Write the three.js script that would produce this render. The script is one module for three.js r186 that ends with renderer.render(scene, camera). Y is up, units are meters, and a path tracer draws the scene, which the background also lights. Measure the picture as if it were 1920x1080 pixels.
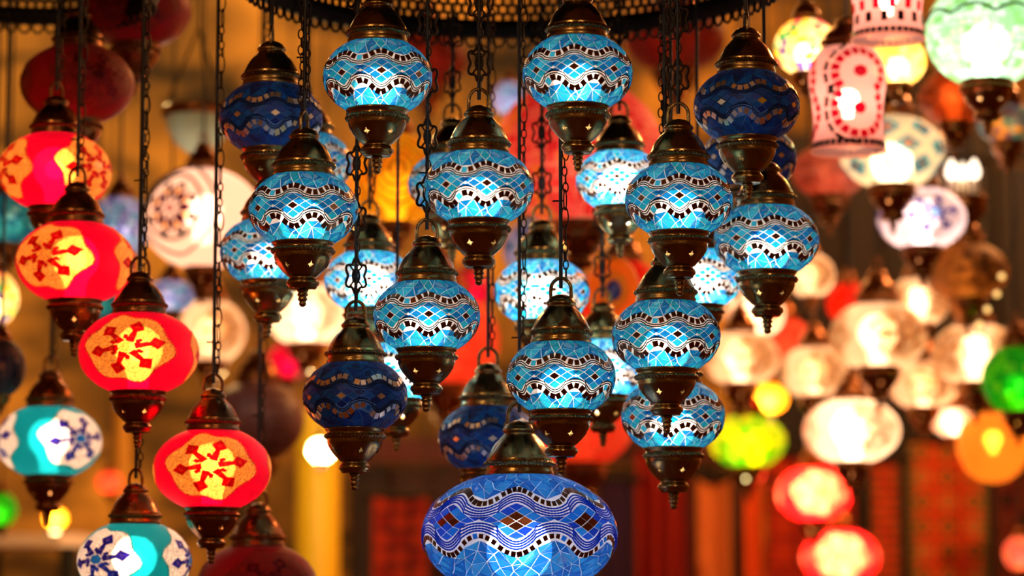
import * as THREE from 'three';
import { mergeGeometries } from 'three/addons/utils/BufferGeometryUtils.js';
import { Brush, Evaluator, SUBTRACTION } from 'three-bvh-csg';

// ---------------------------------------------------------------- camera, exposure, room lights
const scene = new THREE.Scene();
scene.background = new THREE.Color(0x000000);
const W = 1920, H = 1080, F = 5076, HORIZON = 1150, EYE = 1.5;
const camera = new THREE.PerspectiveCamera(2 * Math.atan(H / 2 / F) * 180 / Math.PI, W / H, 0.1, 60);
const PITCH = Math.atan((HORIZON - H / 2) / F);
camera.position.set(0, EYE, 0);
camera.rotation.set(PITCH, 0, 0);
camera.focus = 3.06;
camera.userData.fStop = 3.0;
const renderer = new THREE.WebGLRenderer({ antialias: true });
renderer.toneMapping = THREE.LinearToneMapping;
renderer.toneMappingExposure = 1.0;
renderer.shadowMap.enabled = true;

const ROOM = { x: 3.2, front: 2.4, back: -8.8, top: 3.9 };
// bare shop bulbs under the ceiling: [x, y, z, intensity, colour]
const SHOP_BULBS = [
  [-1.5, 3.66, -7.3, 5.2, 0xffcc80, 'above the left end of the back wall'], [-0.35, 3.66, -7.5, 2.6, 0xffc470, 'above the yellow post'], [0.75, 3.66, -7.7, 1.2, 0xffa040, 'above the reddish partition'],
  [1.85, 3.5, -6.1, 13, 0xffac60, 'in front of the kilims'], [0.2, 3.55, -6.2, 1.6, 0xffa850, 'in front of the reddish partition'],
  [0.9, 3.3, 0.6, 4.0, 0xffd0a0, 'behind the viewer to the right'], [-1.4, 3.3, -0.4, 4.0, 0xffc888, 'left of the viewer'],
];

// ---------------------------------------------------------------- helpers
let seed = 1;
const reseed = (s) => { seed = s; };
const rnd = () => { seed = (seed + 0x6d2b79f5) | 0; let t = Math.imul(seed ^ (seed >>> 15), 1 | seed); t = (t + Math.imul(t ^ (t >>> 7), 61 | t)) ^ t; return ((t ^ (t >>> 14)) >>> 0) / 4294967296; };
const jit = (a) => (rnd() * 2 - 1) * a;
const D2R = Math.PI / 180, TAU = Math.PI * 2;
const names = new Map();
function numbered(n) {
  const k = names.get(n) ?? 0; names.set(n, k + 1);
  return k ? n + '_' + String(k).padStart(3, '0') : n;
}
const cp = Math.cos(PITCH), sp = Math.sin(PITCH);
// world point that the camera sees at a pixel, at the horizontal distance z in front of it
function at(px, py, z) {
  const x = (px - W / 2) / F, y = (H / 2 - py) / F;
  const wy = y * cp + sp, wz = cp - y * sp;
  const t = z / wz;
  return new THREE.Vector3(x * t, EYE + wy * t, -z);
}
const depthOf = (py, z) => z / (cp - ((H / 2 - py) / F) * sp);
const sizeOf = (w, py, z) => (w * depthOf(py, z)) / F;

function mesh(name, geometry, material, parent) {
  const m = new THREE.Mesh(geometry, material);
  m.name = parent ? name : numbered(name);
  m.castShadow = m.receiveShadow = true;
  (parent ?? scene).add(m);
  return m;
}
function thing(name, label, category, pos, group) {
  const o = new THREE.Group();
  o.name = numbered(name); o.position.copy(pos);
  o.userData = { label, category };
  if (group) o.userData.group = group;
  scene.add(o);
  return o;
}
function struct(name, geometry, material, pos) {
  const m = mesh(name, geometry, material);
  if (pos) m.position.set(...pos);
  m.userData = { kind: 'structure' };
  return m;
}
function geo(pos, idx, uv) {
  const g = new THREE.BufferGeometry();
  g.setAttribute('position', new THREE.Float32BufferAttribute(pos, 3));
  if (uv) g.setAttribute('uv', new THREE.Float32BufferAttribute(uv, 2));
  if (idx) g.setIndex(idx);
  g.computeVertexNormals();
  return g;
}
const lathe = (pts, seg = 40) => new THREE.LatheGeometry(pts.map((p) => new THREE.Vector2(p[0], p[1])), seg);
const tube = (pts, r, seg, rad = 5, closed = false) => new THREE.TubeGeometry(new THREE.CatmullRomCurve3(pts, closed), seg, r, rad, closed);
const cyl = (r, y0, y1, seg = 6) => new THREE.CylinderGeometry(r, r, y1 - y0, seg).translate(0, (y0 + y1) / 2, 0);

// ---------------------------------------------------------------- textures
function noiseTexture(size, f, srgb) {
  const data = new Uint8Array(size * size * 4);
  for (let y = 0; y < size; y++) for (let x = 0; x < size; x++) {
    const c = f(x / size, y / size), i = (y * size + x) * 4;
    for (let k = 0; k < 3; k++) data[i + k] = Math.max(0, Math.min(255, (Array.isArray(c) ? c[k] : c) * 255));
    data[i + 3] = 255;
  }
  const t = new THREE.DataTexture(data, size, size);
  t.wrapS = t.wrapT = THREE.RepeatWrapping; t.magFilter = THREE.LinearFilter; t.minFilter = THREE.LinearFilter;
  if (srgb) t.colorSpace = THREE.SRGBColorSpace;
  t.needsUpdate = true;
  return t;
}
const hash = (x, y, s = 0) => { let h = Math.imul(x, 374761393) + Math.imul(y, 668265263) + Math.imul(s, 2147483647 ^ 0x5bd1e995); h = Math.imul(h ^ (h >>> 13), 1274126177); return ((h ^ (h >>> 16)) >>> 0) / 4294967296; };
function vnoise(x, y, p, s) {        // value noise with period p
  const ix = Math.floor(x), iy = Math.floor(y), fx = x - ix, fy = y - iy, m = (a) => ((a % p) + p) % p;
  const u = fx * fx * (3 - 2 * fx), v = fy * fy * (3 - 2 * fy);
  const a = hash(m(ix), m(iy), s), b = hash(m(ix + 1), m(iy), s), c = hash(m(ix), m(iy + 1), s), d = hash(m(ix + 1), m(iy + 1), s);
  return a + (b - a) * u + (c - a) * v + (a - b - c + d) * u * v;
}
const fbm = (x, y, p, s, o = 4) => { let r = 0, a = 0.5, t = 0; for (let i = 0; i < o; i++) { r += a * vnoise(x, y, p, s + i); t += a; a *= 0.5; x *= 2; y *= 2; p *= 2; } return r / t; };
const plasterMap = noiseTexture(512, (u, v) => {
  const n = fbm(u * 5, v * 5, 5, 1, 5), m = fbm(u * 3 + 7, v * 9, 9, 4, 4), streak = Math.max(0, 1 - Math.abs(m - 0.5) * 9);
  const k = Math.max(0.12, 0.1 + 1.5 * Math.max(0, n - 0.12) - 0.35 * streak);
  return [0.9 * k, 0.68 * k, 0.3 * k];
}, true);
const plasterBump = noiseTexture(256, (u, v) => fbm(u * 8, v * 8, 8, 9, 5));
const woodMap = noiseTexture(256, (u, v) => { const n = fbm(u * 3, v * 24, 24, 12, 4), k = 0.45 + 0.5 * n; return [0.62 * k, 0.34 * k, 0.14 * k]; }, true);
const metalRough = noiseTexture(128, (u, v) => 0.55 + 0.45 * fbm(u * 10, v * 10, 10, 21, 3));
const metalBump = noiseTexture(128, (u, v) => fbm(u * 14, v * 14, 14, 33, 3));
const seedBump = noiseTexture(256, (u, v) => {                     // close-set glass beads
  let best = 9; const X = u * 24, Y = v * 24;
  for (let a = -1; a <= 1; a++) for (let b = -1; b <= 1; b++) {
    const ix = Math.floor(X) + a, iy = Math.floor(Y) + b, m = (q) => ((q % 24) + 24) % 24;
    best = Math.min(best, Math.hypot(ix + hash(m(ix), m(iy), 5) - X, iy + hash(m(ix), m(iy), 6) - Y));
  }
  return Math.max(0, 1 - best * 1.3);
});
const seedTint = noiseTexture(256, (u, v) => {
  let best = 9, tone = 0; const X = u * 24, Y = v * 24;
  for (let a = -1; a <= 1; a++) for (let b = -1; b <= 1; b++) {
    const ix = Math.floor(X) + a, iy = Math.floor(Y) + b, m = (q) => ((q % 24) + 24) % 24;
    const d = Math.hypot(ix + hash(m(ix), m(iy), 5) - X, iy + hash(m(ix), m(iy), 6) - Y);
    if (d < best) { best = d; tone = hash(m(ix), m(iy), 7); }
  }
  const k = 0.68 + 0.32 * tone; return [k, k * (0.94 + 0.06 * tone), k * 0.96];
}, true);

// ---------------------------------------------------------------- materials
const std = (o) => new THREE.MeshStandardMaterial(o);
const phys = (o) => new THREE.MeshPhysicalMaterial(o);
const bronze = std({ color: 0x8a7044, metalness: 1, roughness: 0.36, roughnessMap: metalRough, bumpMap: metalBump, bumpScale: 0.0006 });
const bronzeWarm = std({ color: 0x80502c, metalness: 1, roughness: 0.4, roughnessMap: metalRough, bumpMap: metalBump, bumpScale: 0.0006 });
const iron = std({ color: 0x2a1c10, metalness: 0.8, roughness: 0.5 });
const darkIron = std({ color: 0x1c130b, metalness: 0.6, roughness: 0.6 });
const cableMat = std({ color: 0x0c0a08, roughness: 0.6 });
const mirror = std({ color: 0x7a4a30, metalness: 0.9, roughness: 0.3 });
const MIRRORS = [0xf0d8b8, 0xf0c890, 0xd8e0e8, 0xf4e8d8, 0xb89878].map((color, i) => std({ color, metalness: 0.9, roughness: 0.3 + 0.06 * i }));
const mirrorGold = std({ color: 0xf0d8b8, metalness: 1, roughness: 0.42 });
const glass = (color, o = {}) => phys({ color, transmission: 0.88, roughness: 0.52, thickness: 0, ior: 1.5, specularIntensity: 0.25, ...o });
const CYAN = [0x1094d0, 0x0c80c8, 0x18a2c8, 0x30b6e0, 0x0a6eb8].map((c) => glass(c));
const ROYAL = [0x1848c8, 0x143cb0, 0x1f58d0, 0x186cd0, 0x2480d8].map((c) => glass(c));
const AZURE = [0x1a72c8, 0x1464bc, 0x2886d4, 0x1c68c4, 0x3090d8].map((c) => glass(c));
const DEEP = [0x0c60cc, 0x0b4cb0, 0x1474d4, 0x15388c, 0x0c68b8].map((c) => glass(c, { transmission: 0.6, roughness: 0.5, specularIntensity: 0.6 }));
const beadDark = glass(0x06283c, { transmission: 0.4 });
const beadNavy = glass(0x0a2458, { transmission: 0.5 });
const shade = (color, o = {}) => phys({ color, transmission: 0.8, roughness: 0.56, thickness: 0, emissive: color, emissiveIntensity: 0.03, specularIntensity: 0.25, ...o });
const groutLit = shade(0xfff0e8);
const groutRoyal = shade(0xe6ecff);
const groutDark = shade(0x3c5488, { emissiveIntensity: 0.01 });
function frosted(color, k) {       // frosted bulb round a bright core
  const key = 'f' + color + '/' + k;
  if (!bulbMats.has(key)) bulbMats.set(key, phys({ color: 0xffffff, emissive: color, emissiveIntensity: k, transmission: 0.7, roughness: 0.5, thickness: 0 }));
  return bulbMats.get(key);
}
const bulbMats = new Map();
function bulbMat(color, k) {
  const key = color + '/' + k;
  if (!bulbMats.has(key)) bulbMats.set(key, std({ color: 0xffffff, emissive: color, emissiveIntensity: k, roughness: 0.5 }));
  return bulbMats.get(key);
}

// ---------------------------------------------------------------- metalwork shared by the lamps (rc = 1)
function ropeRing(r, y, minor, n = 52) {
  const U = n * 3, V = 7, pos = [], idx = [], uv = [];
  for (let i = 0; i <= U; i++) for (let j = 0; j <= V; j++) {
    const a = (i / U) * TAU, b = (j / V) * TAU, k = minor * (1 + 0.2 * Math.cos(n * a + b));
    const rr = r + k * Math.cos(b);
    pos.push(rr * Math.sin(a), y + k * Math.sin(b), rr * Math.cos(a)); uv.push(i / 8, j / V);
  }
  for (let i = 0; i < U; i++) for (let j = 0; j < V; j++) { const p = i * (V + 1) + j, q = p + V + 1; idx.push(p, q, p + 1, q, q + 1, p + 1); }
  return geo(pos, idx, uv);
}
const ev = new Evaluator();
function pierced(shell, holes) {
  let a = new Brush(shell); a.updateMatrixWorld();
  for (const [g, y, angle, r, tilt] of holes) {
    const b = new Brush(g);
    const p = new THREE.Object3D(); p.rotation.order = 'YXZ'; p.rotation.set(tilt, angle, 0);
    p.position.set(Math.sin(angle) * r, y, Math.cos(angle) * r); p.updateMatrix();
    b.geometry = g.clone().applyMatrix4(p.matrix); b.updateMatrixWorld();
    a = ev.evaluate(a, b, SUBTRACTION); a.updateMatrixWorld();
  }
  const g = a.geometry; g.clearGroups();
  return g;
}
function starPrism(s, depth) {
  const sh = new THREE.Shape();
  for (let i = 0; i < 8; i++) { const a = (i / 8) * TAU, k = i % 2 ? s * 0.42 : s; sh[i ? 'lineTo' : 'moveTo'](Math.sin(a) * k, Math.cos(a) * k * 1.1); }
  return new THREE.ExtrudeGeometry(sh, { depth, bevelEnabled: false }).translate(0, 0, -depth / 2);
}
function gadroon(g, n, amount, y0, y1) {     // shallow vertical panels between two heights
  const p = g.attributes.position;
  for (let i = 0; i < p.count; i++) {
    const x = p.getX(i), y = p.getY(i), z = p.getZ(i), t = (y - y0) / (y1 - y0);
    if (t <= 0 || t >= 1) continue;
    const a = Math.atan2(x, z), k = 1 - amount * Math.sin(Math.PI * t) * Math.pow(Math.abs(Math.cos(a * n / 2)), 8);
    p.setX(i, x * k); p.setZ(i, z * k);
  }
  g.computeVertexNormals();
  return g;
}
const KIT = (() => {
  const capOut = [[0.94, -0.05], [0.97, 0.0], [0.97, 0.1], [0.93, 0.15], [0.95, 0.2], [0.95, 0.42], [0.92, 0.47], [0.9, 0.52], [0.88, 0.56], [0.83, 0.68], [0.75, 0.82], [0.65, 0.95], [0.55, 1.05], [0.47, 1.13], [0.44, 1.17], [0.45, 1.2], [0.48, 1.23], [0.49, 1.28], [0.46, 1.33], [0.42, 1.35], [0.41, 1.39], [0.36, 1.45], [0.24, 1.52], [0.1, 1.56], [0.0, 1.565]];
  const capIn = [[0.0, 1.5], [0.1, 1.5], [0.36, 1.36], [0.4, 1.2], [0.5, 1.0], [0.68, 0.82], [0.8, 0.6], [0.86, 0.45], [0.88, 0.2], [0.9, -0.05], [0.94, -0.05]];
  const cupOut = [[0.94, 0.05], [0.99, 0.04], [1.0, 0.0], [0.98, -0.04], [0.94, -0.08], [0.92, -0.13], [0.94, -0.16], [0.94, -0.34], [0.92, -0.38], [0.93, -0.43], [0.91, -0.5], [0.87, -0.6], [0.79, -0.73], [0.69, -0.86], [0.58, -0.97], [0.5, -1.05], [0.45, -1.08], [0.43, -1.11], [0.45, -1.15], [0.5, -1.19], [0.53, -1.26], [0.52, -1.33], [0.46, -1.38], [0.45, -1.42], [0.42, -1.46], [0.1, -1.48], [0.0, -1.48]];
  const cupIn = [[0.0, -1.1], [0.3, -1.06], [0.5, -0.95], [0.66, -0.8], [0.8, -0.6], [0.86, -0.42], [0.88, 0.05], [0.94, 0.05]];
  const cap = gadroon(lathe([...capOut, ...capIn].reverse(), 64), 6, 0.045, 0.56, 1.12);
  const cup = gadroon(lathe([...cupOut, ...cupIn].reverse(), 64), 6, 0.05, -1.02, -0.48);
  const star = starPrism(0.125, 0.5), small = starPrism(0.08, 0.5);
  const holesCap = [], holesCup = [];
  for (let k = 0; k < 6; k++) { const a = (k + 0.5) / 6 * TAU; holesCup.push([star, -0.76, a, 0.76, 0.75]); holesCap.push([small, 0.82, a, 0.75, -0.7]); }
  const finial = lathe([[0.0, -1.47], [0.18, -1.475], [0.19, -1.52], [0.15, -1.55], [0.145, -1.6], [0.175, -1.63], [0.17, -1.67], [0.13, -1.69], [0.13, -1.75], [0.155, -1.78], [0.15, -1.82], [0.11, -1.84], [0.105, -1.9], [0.125, -1.93], [0.11, -1.97], [0.07, -2.02], [0.0, -2.04]].reverse(), 20);
  const hanger = tube([[-0.32, 1.36], [-0.33, 1.62], [-0.3, 1.86], [-0.17, 2.03], [0, 2.09], [0.17, 2.03], [0.3, 1.86], [0.33, 1.62], [0.32, 1.36]].map((p) => new THREE.Vector3(p[0], p[1], 0)), 0.062, 24, 7);
  return { cap: pierced(cap, holesCap), cup: pierced(cup, holesCup), capRope: ropeRing(0.95, 0.31, 0.075), cupRope: ropeRing(0.94, -0.25, 0.085), finial, hanger, top: 1.56, loop: 2.09, low: -2.04 };
})();
const kitCache = new Map();
function kit(rc) {
  const key = rc.toFixed(5);
  if (!kitCache.has(key)) {
    const o = {};
    for (const k of ['cap', 'cup', 'capRope', 'cupRope', 'finial', 'hanger']) o[k] = KIT[k].clone().scale(rc, rc, rc);
    kitCache.set(key, o);
  }
  return kitCache.get(key);
}

// ---------------------------------------------------------------- a globe's surface: angle a (radians, 0 faces the camera), height v in -1..1
function surface(R, k, rc) {
  const b = R * k, cut = b * Math.sqrt(1 - (rc * 0.93 / R) ** 2);
  return {
    R, k, b, cut, rc,
    p(a, v, h = 0) {
      const y = v * cut, r = R * Math.sqrt(Math.max(0, 1 - (y / b) ** 2));
      const x = Math.sin(a) * r, z = Math.cos(a) * r, n = new THREE.Vector3(x / (R * R), y / (b * b), z / (R * R)).normalize();
      return new THREE.Vector3(x, y, z).addScaledVector(n, h);
    },
  };
}
// a glass piece: flat top of the polygon, sloping sides down to the globe; inset in metres along the surface
function tileGeo(S, poly, height, inset) {
  const n = poly.length, base = poly.map(([a, v]) => S.p(a, v, 0));
  const c = base.reduce((s, p) => s.add(p), new THREE.Vector3()).multiplyScalar(1 / n);
  const ca = poly.reduce((s, p) => s + p[0], 0) / n, cv = poly.reduce((s, p) => s + p[1], 0) / n;
  const size = base.reduce((s, p) => s + p.distanceTo(c), 0) / n;
  const ring = (k, h) => poly.map(([a, v]) => S.p(ca + (a - ca) * k, cv + (v - cv) * k, h));
  const k0 = Math.max(0.4, 1 - inset / size), k1 = Math.max(0.3, k0 - height * 0.6 / size);
  const lo = ring(k0, -0.0002), hi = ring(k1, height), pos = [];
  const tri = (x, y, z) => pos.push(...x.toArray(), ...y.toArray(), ...z.toArray());
  for (let i = 1; i < n - 1; i++) tri(hi[0], hi[i], hi[i + 1]);
  for (let i = 0; i < n; i++) { const j = (i + 1) % n; tri(lo[i], lo[j], hi[i]); tri(lo[j], hi[j], hi[i]); }
  const g = geo(pos);
  // keep the winding outward
  const nrm = g.attributes.normal, out = S.p(ca, cv, 1).sub(S.p(ca, cv, 0));
  if (nrm.getX(0) * out.x + nrm.getY(0) * out.y + nrm.getZ(0) * out.z < 0) {
    const p = g.attributes.position;
    for (let i = 0; i < p.count; i += 3) for (let q = 0; q < 3; q++) { const t = p.getComponent(i + 1, q); p.setComponent(i + 1, q, p.getComponent(i + 2, q)); p.setComponent(i + 2, q, t); }
    g.computeVertexNormals();
  }
  return g;
}
function globeGeo(S, seg = 64, rows = 28) {
  const pts = [];
  for (let i = 0; i <= rows; i++) { const v = -1.02 + (2.04 * i) / rows, y = v * S.cut; pts.push([S.R * Math.sqrt(Math.max(0, 1 - (y / S.b) ** 2)), y]); }
  return lathe(pts, seg);
}
// a wavy beaded string on the globe
function beadLine(S, f, radius, steps, height) {
  const pos = [], idx = [], V = 5, up = new THREE.Vector3(), P = [];
  for (let i = 0; i < steps; i++) P.push((i / steps) * TAU);
  for (let i = 0; i < steps; i++) {
    const a = P[i], c = S.p(a, f(a), height), q = S.p(a + 0.01, f(a + 0.01), height), t = q.sub(c).normalize(), n = S.p(a, f(a), height + 1).sub(c).normalize();
    up.crossVectors(t, n).normalize();
    const r = radius * (i % 2 ? 1.15 : 0.8);
    for (let j = 0; j < V; j++) { const b = (j / V) * TAU; pos.push(c.x + (n.x * Math.cos(b) + up.x * Math.sin(b)) * r, c.y + (n.y * Math.cos(b) + up.y * Math.sin(b)) * r, c.z + (n.z * Math.cos(b) + up.z * Math.sin(b)) * r); }
  }
  for (let i = 0; i < steps; i++) for (let j = 0; j < V; j++) { const i2 = (i + 1) % steps, j2 = (j + 1) % V; idx.push(i * V + j, i2 * V + j, i * V + j2, i2 * V + j, i2 * V + j2, i * V + j2); }
  return geo(pos, idx);
}

// ---------------------------------------------------------------- mosaics. Each returns pieces [{name, geometry, tone, angle}] and strings [{name, geometry, kind}]
const wave = (x) => { const c = Math.cos(x); return Math.sign(c) * Math.pow(Math.abs(c), 0.85); };
function zigzagMosaic(S, o) {
  const N = 8, per = TAU / N, pieces = [], strings = [];
  const up = (a) => o.up + o.upAmp * wave(N * a), lo = (a) => o.lo - o.loAmp * wave(N * a);
  const par = (f, g) => (a) => { const e = 0.01, sl = (f(a + e) - f(a - e)) / (2 * e) * S.cut / S.R; return f(a) + g * Math.sqrt(1 + sl * sl); };
  const fieldTop = par(up, -o.field), fieldLow = par(lo, o.field);
  for (const g of o.lines) { strings.push({ geometry: beadLine(S, par(up, -g), o.beadR, N * 44, o.beadR * 0.2) }); strings.push({ geometry: beadLine(S, par(lo, g), o.beadR, N * 44, o.beadR * 0.2) }); }
  const add = (name, poly, tone, h, inset) => {
    const ang = poly.reduce((s, p) => s + p[0], 0) / poly.length;
    pieces.push({ name, geometry: tileGeo(S, poly, h, inset), tone, angle: Math.atan2(Math.sin(ang), Math.cos(ang)) });
  };
  // square mirror pieces along the two waves
  for (const [f, s] of [[up, 1], [lo, -1]]) for (let i = 0; i < N * o.squares; i++) {
    const a = ((i + 0.5) / (N * o.squares)) * TAU, e = 0.004, sl = (f(a + e) - f(a - e)) / (2 * e), r = S.p(a, f(a)).setY(0).length();
    const t = new THREE.Vector2(r, sl * S.cut).normalize(), half = o.squareSize * (0.92 + rnd() * 0.16), w = half * (0.85 + rnd() * 0.2);
    const poly = [[-1, -1], [1, -1], [1, 1], [-1, 1]].map(([p, q]) => { const x = t.x * p * w - t.y * q * half, y = t.y * p * w + t.x * q * half; return [a + x / r, f(a) + y / S.cut]; });
    add('mirror_tile', poly, rnd() < 0.1 ? 'accent' : 'mirror' + Math.floor(rnd() * 5), 0.0008, 0.0001);
  }
  // lozenges inside each eye of the wave
  const A = o.lozA, B = o.lozB, half = o.quad ? 0.5 : 0;
  for (let c = 0; c < N; c++) {
    const ac = c * per + per * 0;
    for (let i = -5; i <= 5; i++) for (let j = -5; j <= 5; j++) {
      const I = i + half, J = j + half, s = (I + J) * A, v = o.mid + (J - I) * B;
      if (o.quad && (i > 4 || j > 4)) continue;
      const a = ac + s;
      if (Math.abs(s) > per / 2 - A * 0.35) continue;
      if (v - B * 0.7 > fieldTop(a) || v + B * 0.7 < fieldLow(a)) continue;
      const dark = o.quad ? Math.abs(I) < 1 && Math.abs(J) < 1 : i === 0 && j === 0;
      let poly = [[a - A, v], [a, v - B], [a + A, v], [a, v + B]].map(([x, y]) => [x, Math.min(fieldTop(x), Math.max(fieldLow(x), y))]);
      if (poly[3][1] - poly[1][1] < B * 0.45) continue;
      if (dark && !o.quad) poly = poly.map(([x, y]) => [a + (x - a) * 0.9, v + (y - v) * 0.9]);
      add(dark ? 'mirror_tile' : 'glass_tile', poly, dark ? (o.quad && I > 0 && J < 0 && rnd() < 0.4 ? 0 : 'mirror') : Math.floor(rnd() * 5), dark ? 0.0009 : 0.0007, o.gap);
    }
  }
  // triangular shards above and below the waves
  const zone = (f0, f1, rows, M) => {
    const pt = [];
    for (let r = 0; r <= rows; r++) { const row = []; for (let i = 0; i < M; i++) { const a = ((i + (r % 2) * 0.5 + jit(r && r < rows ? 0.26 : 0.16)) / M) * TAU, t = r / rows, k = r && r < rows ? t + jit(0.16 / rows) : t; row.push([a, f0(a) + (f1(a) - f0(a)) * k]); } pt.push(row); }
    for (let r = 0; r < rows; r++) for (let i = 0; i < M; i++) {
      const q = (row, k) => { const w = Math.floor(k / M), e = pt[row][((k % M) + M) % M]; return [e[0] + w * TAU, e[1]]; };
      const odd = r % 2, a0 = q(r, i), a1 = q(r, i + 1), b = q(r + 1, i + (odd ? 1 : 0)), b0 = q(r + 1, i + (odd ? 0 : -1));
      for (const t of [[a0, a1, b], [b0, a0, b]]) {
        if (rnd() < o.split) { const m = [(t[1][0] + t[2][0]) / 2, (t[1][1] + t[2][1]) / 2]; add('glass_shard', [t[0], t[1], m], Math.floor(rnd() * 5), 0.0006, o.shardGap); add('glass_shard', [t[0], m, t[2]], Math.floor(rnd() * 5), 0.0006, o.shardGap); } else add('glass_shard', t, Math.floor(rnd() * 5), 0.0006, o.shardGap);
      }
    }
  };
  zone((a) => up(a) + o.edge, () => 0.99, o.topRows, o.topM);
  zone((a) => lo(a) - o.edge, () => -0.99, o.lowRows, o.lowM);
  return { pieces, strings };
}
// hexafoil medallions of seed beads with a six-pointed star
function patchGeo(S, a0, ax, v0, ay, outline, h, n = 54, m = 6) {
  const pos = [], idx = [], uv = [];
  for (let j = 0; j <= m + 1; j++) for (let i = 0; i <= n; i++) {
    const f = (i / n) * TAU, q = j <= m ? (j / m) * 0.98 : 1, r = outline(f) * q, a = a0 + Math.cos(f) * r * ax, v = v0 + Math.sin(f) * r * ay;
    pos.push(...S.p(a, Math.max(-0.98, Math.min(0.98, v)), j <= m ? h : -0.0003).toArray()); uv.push((Math.cos(f) * r * ax) * 1.6, Math.sin(f) * r * 1.15);
  }
  for (let j = 0; j <= m; j++) for (let i = 0; i < n; i++) { const p = j * (n + 1) + i, q = p + n + 1; idx.push(p, q, p + 1, q, q + 1, p + 1); }
  return geo(pos, idx, uv);
}
function beadRing(S, a0, ax, v0, ay, outline, r, count, keep = 1) {
  const parts = [];
  for (let i = 0; i < count; i++) { if (rnd() > keep) continue; const f = (i / count) * TAU, k = outline(f), p = S.p(a0 + Math.cos(f) * k * ax, Math.max(-0.97, Math.min(0.97, v0 + Math.sin(f) * k * ay)), r * 0.5); parts.push(new THREE.IcosahedronGeometry(r, 1).translate(p.x, p.y, p.z)); }
  return mergeGeometries(parts);
}
function medallionMosaic(S, o) {
  const out = [], hex = (f) => 1 + 0.075 * Math.cos(6 * f + o.turn * 6);
  for (let c = 0; c < o.count; c++) {
    const a0 = (c / o.count) * TAU, pieces = [];
    const P = (r, t, f) => { const x = r * Math.cos(f) - t * Math.sin(f), y = r * Math.sin(f) + t * Math.cos(f); return [a0 + x * o.ax, o.v0 + y * o.ay]; };
    for (let k = 0; k < 6; k++) {
      const f = (k / 6) * TAU + o.turn, w = Math.floor(rnd() * 3);
      pieces.push({ name: 'petal_tile', tone: w, geometry: tileGeo(S, [P(0.44, 0, f), P(0.62, -0.19, f), P(0.84, 0, f), P(0.62, 0.19, f)], 0.0012, 0.0001) });
      pieces.push({ name: 'petal_tile', tone: w, geometry: tileGeo(S, [P(0.17, -0.1, f), P(0.5, -0.055, f), P(0.5, 0.055, f), P(0.17, 0.08, f)], 0.0011, 0.0001) });
      pieces.push({ name: 'petal_tile', tone: w, geometry: tileGeo(S, [P(0.2, 0.02, f), P(0.36, 0.11, f), P(0.34, 0.19, f), P(0.22, 0.16, f)], 0.0011, 0.0001) });
    }
    const hub = []; for (let k = 0; k < 6; k++) hub.push(P(0.17, 0, (k / 6) * TAU + o.turn));
    pieces.push({ name: 'hub_tile', tone: 'hub', geometry: tileGeo(S, hub, 0.0012, 0.0001) });
    out.push({ field: patchGeo(S, a0, o.ax, o.v0, o.ay, hex, 0.0006), border: beadRing(S, a0, o.ax, o.v0, o.ay, hex, S.R * 0.012, 84, o.keep ?? 0.85), pieces });
  }
  return out;
}
// the coloured glaze between the medallions
function glazeGeo(S, count, ax, ay, v0, turn) {
  const U = 288, V = 84, pos = [], idx = [], inside = [];
  for (let j = 0; j <= V; j++) for (let i = 0; i <= U; i++) {
    const a = (i / U) * TAU, v = -1 + (2 * j) / V;
    pos.push(...S.p(a, v, 0.0004).toArray());
    let hit = false;
    for (let c = 0; c < count; c++) { const d = Math.atan2(Math.sin(a - (c / count) * TAU), Math.cos(a - (c / count) * TAU)) / ax, e = (v - v0) / ay; if (Math.hypot(d, e) < 0.985 * (1 + 0.075 * Math.cos(6 * Math.atan2(e, d) + 6 * turn))) hit = true; }
    inside.push(hit);
  }
  for (let j = 0; j < V; j++) for (let i = 0; i < U; i++) { const p = j * (U + 1) + i, q = p + U + 1; if (!(inside[p] && inside[p + 1] && inside[q] && inside[q + 1])) idx.push(p, p + 1, q, p + 1, q + 1, q); }
  return geo(pos, idx);
}
// rows of roughly square glass pieces
function patchworkMosaic(S, rows, cols, tones) {
  const pieces = [];
  for (let r = 0; r < rows; r++) {
    const v0 = -0.98 + (1.96 * r) / rows, v1 = -0.98 + (1.96 * (r + 1)) / rows, n = Math.max(8, Math.round(cols * (S.p(0, (v0 + v1) / 2).setY(0).length() / S.R))), off = rnd();
    const cutAt = []; for (let i = 0; i < n; i++) cutAt.push((i + off + jit(0.22)) / n * TAU);
    for (let i = 0; i < n; i++) {
      const a0 = cutAt[i], a1 = i + 1 < n ? cutAt[i + 1] : cutAt[0] + TAU, q = () => jit(0.12 / rows * 2), w = (a1 - a0) * 0.06;
      const poly = [[a0 + jit(w), v0 + q()], [a1 + jit(w), v0 + q()], [a1 + jit(w), v1 + q()], [a0 + jit(w), v1 + q()]].map(([a, v]) => [a, Math.max(-0.985, Math.min(0.985, v))]);
      const ang = (a0 + a1) / 2;
      pieces.push({ name: 'glass_tile', geometry: tileGeo(S, poly, S.R * 0.01, S.R * 0.012), tone: Math.floor(rnd() * tones), angle: Math.atan2(Math.sin(ang), Math.cos(ang)) });
    }
  }
  return pieces;
}

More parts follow.
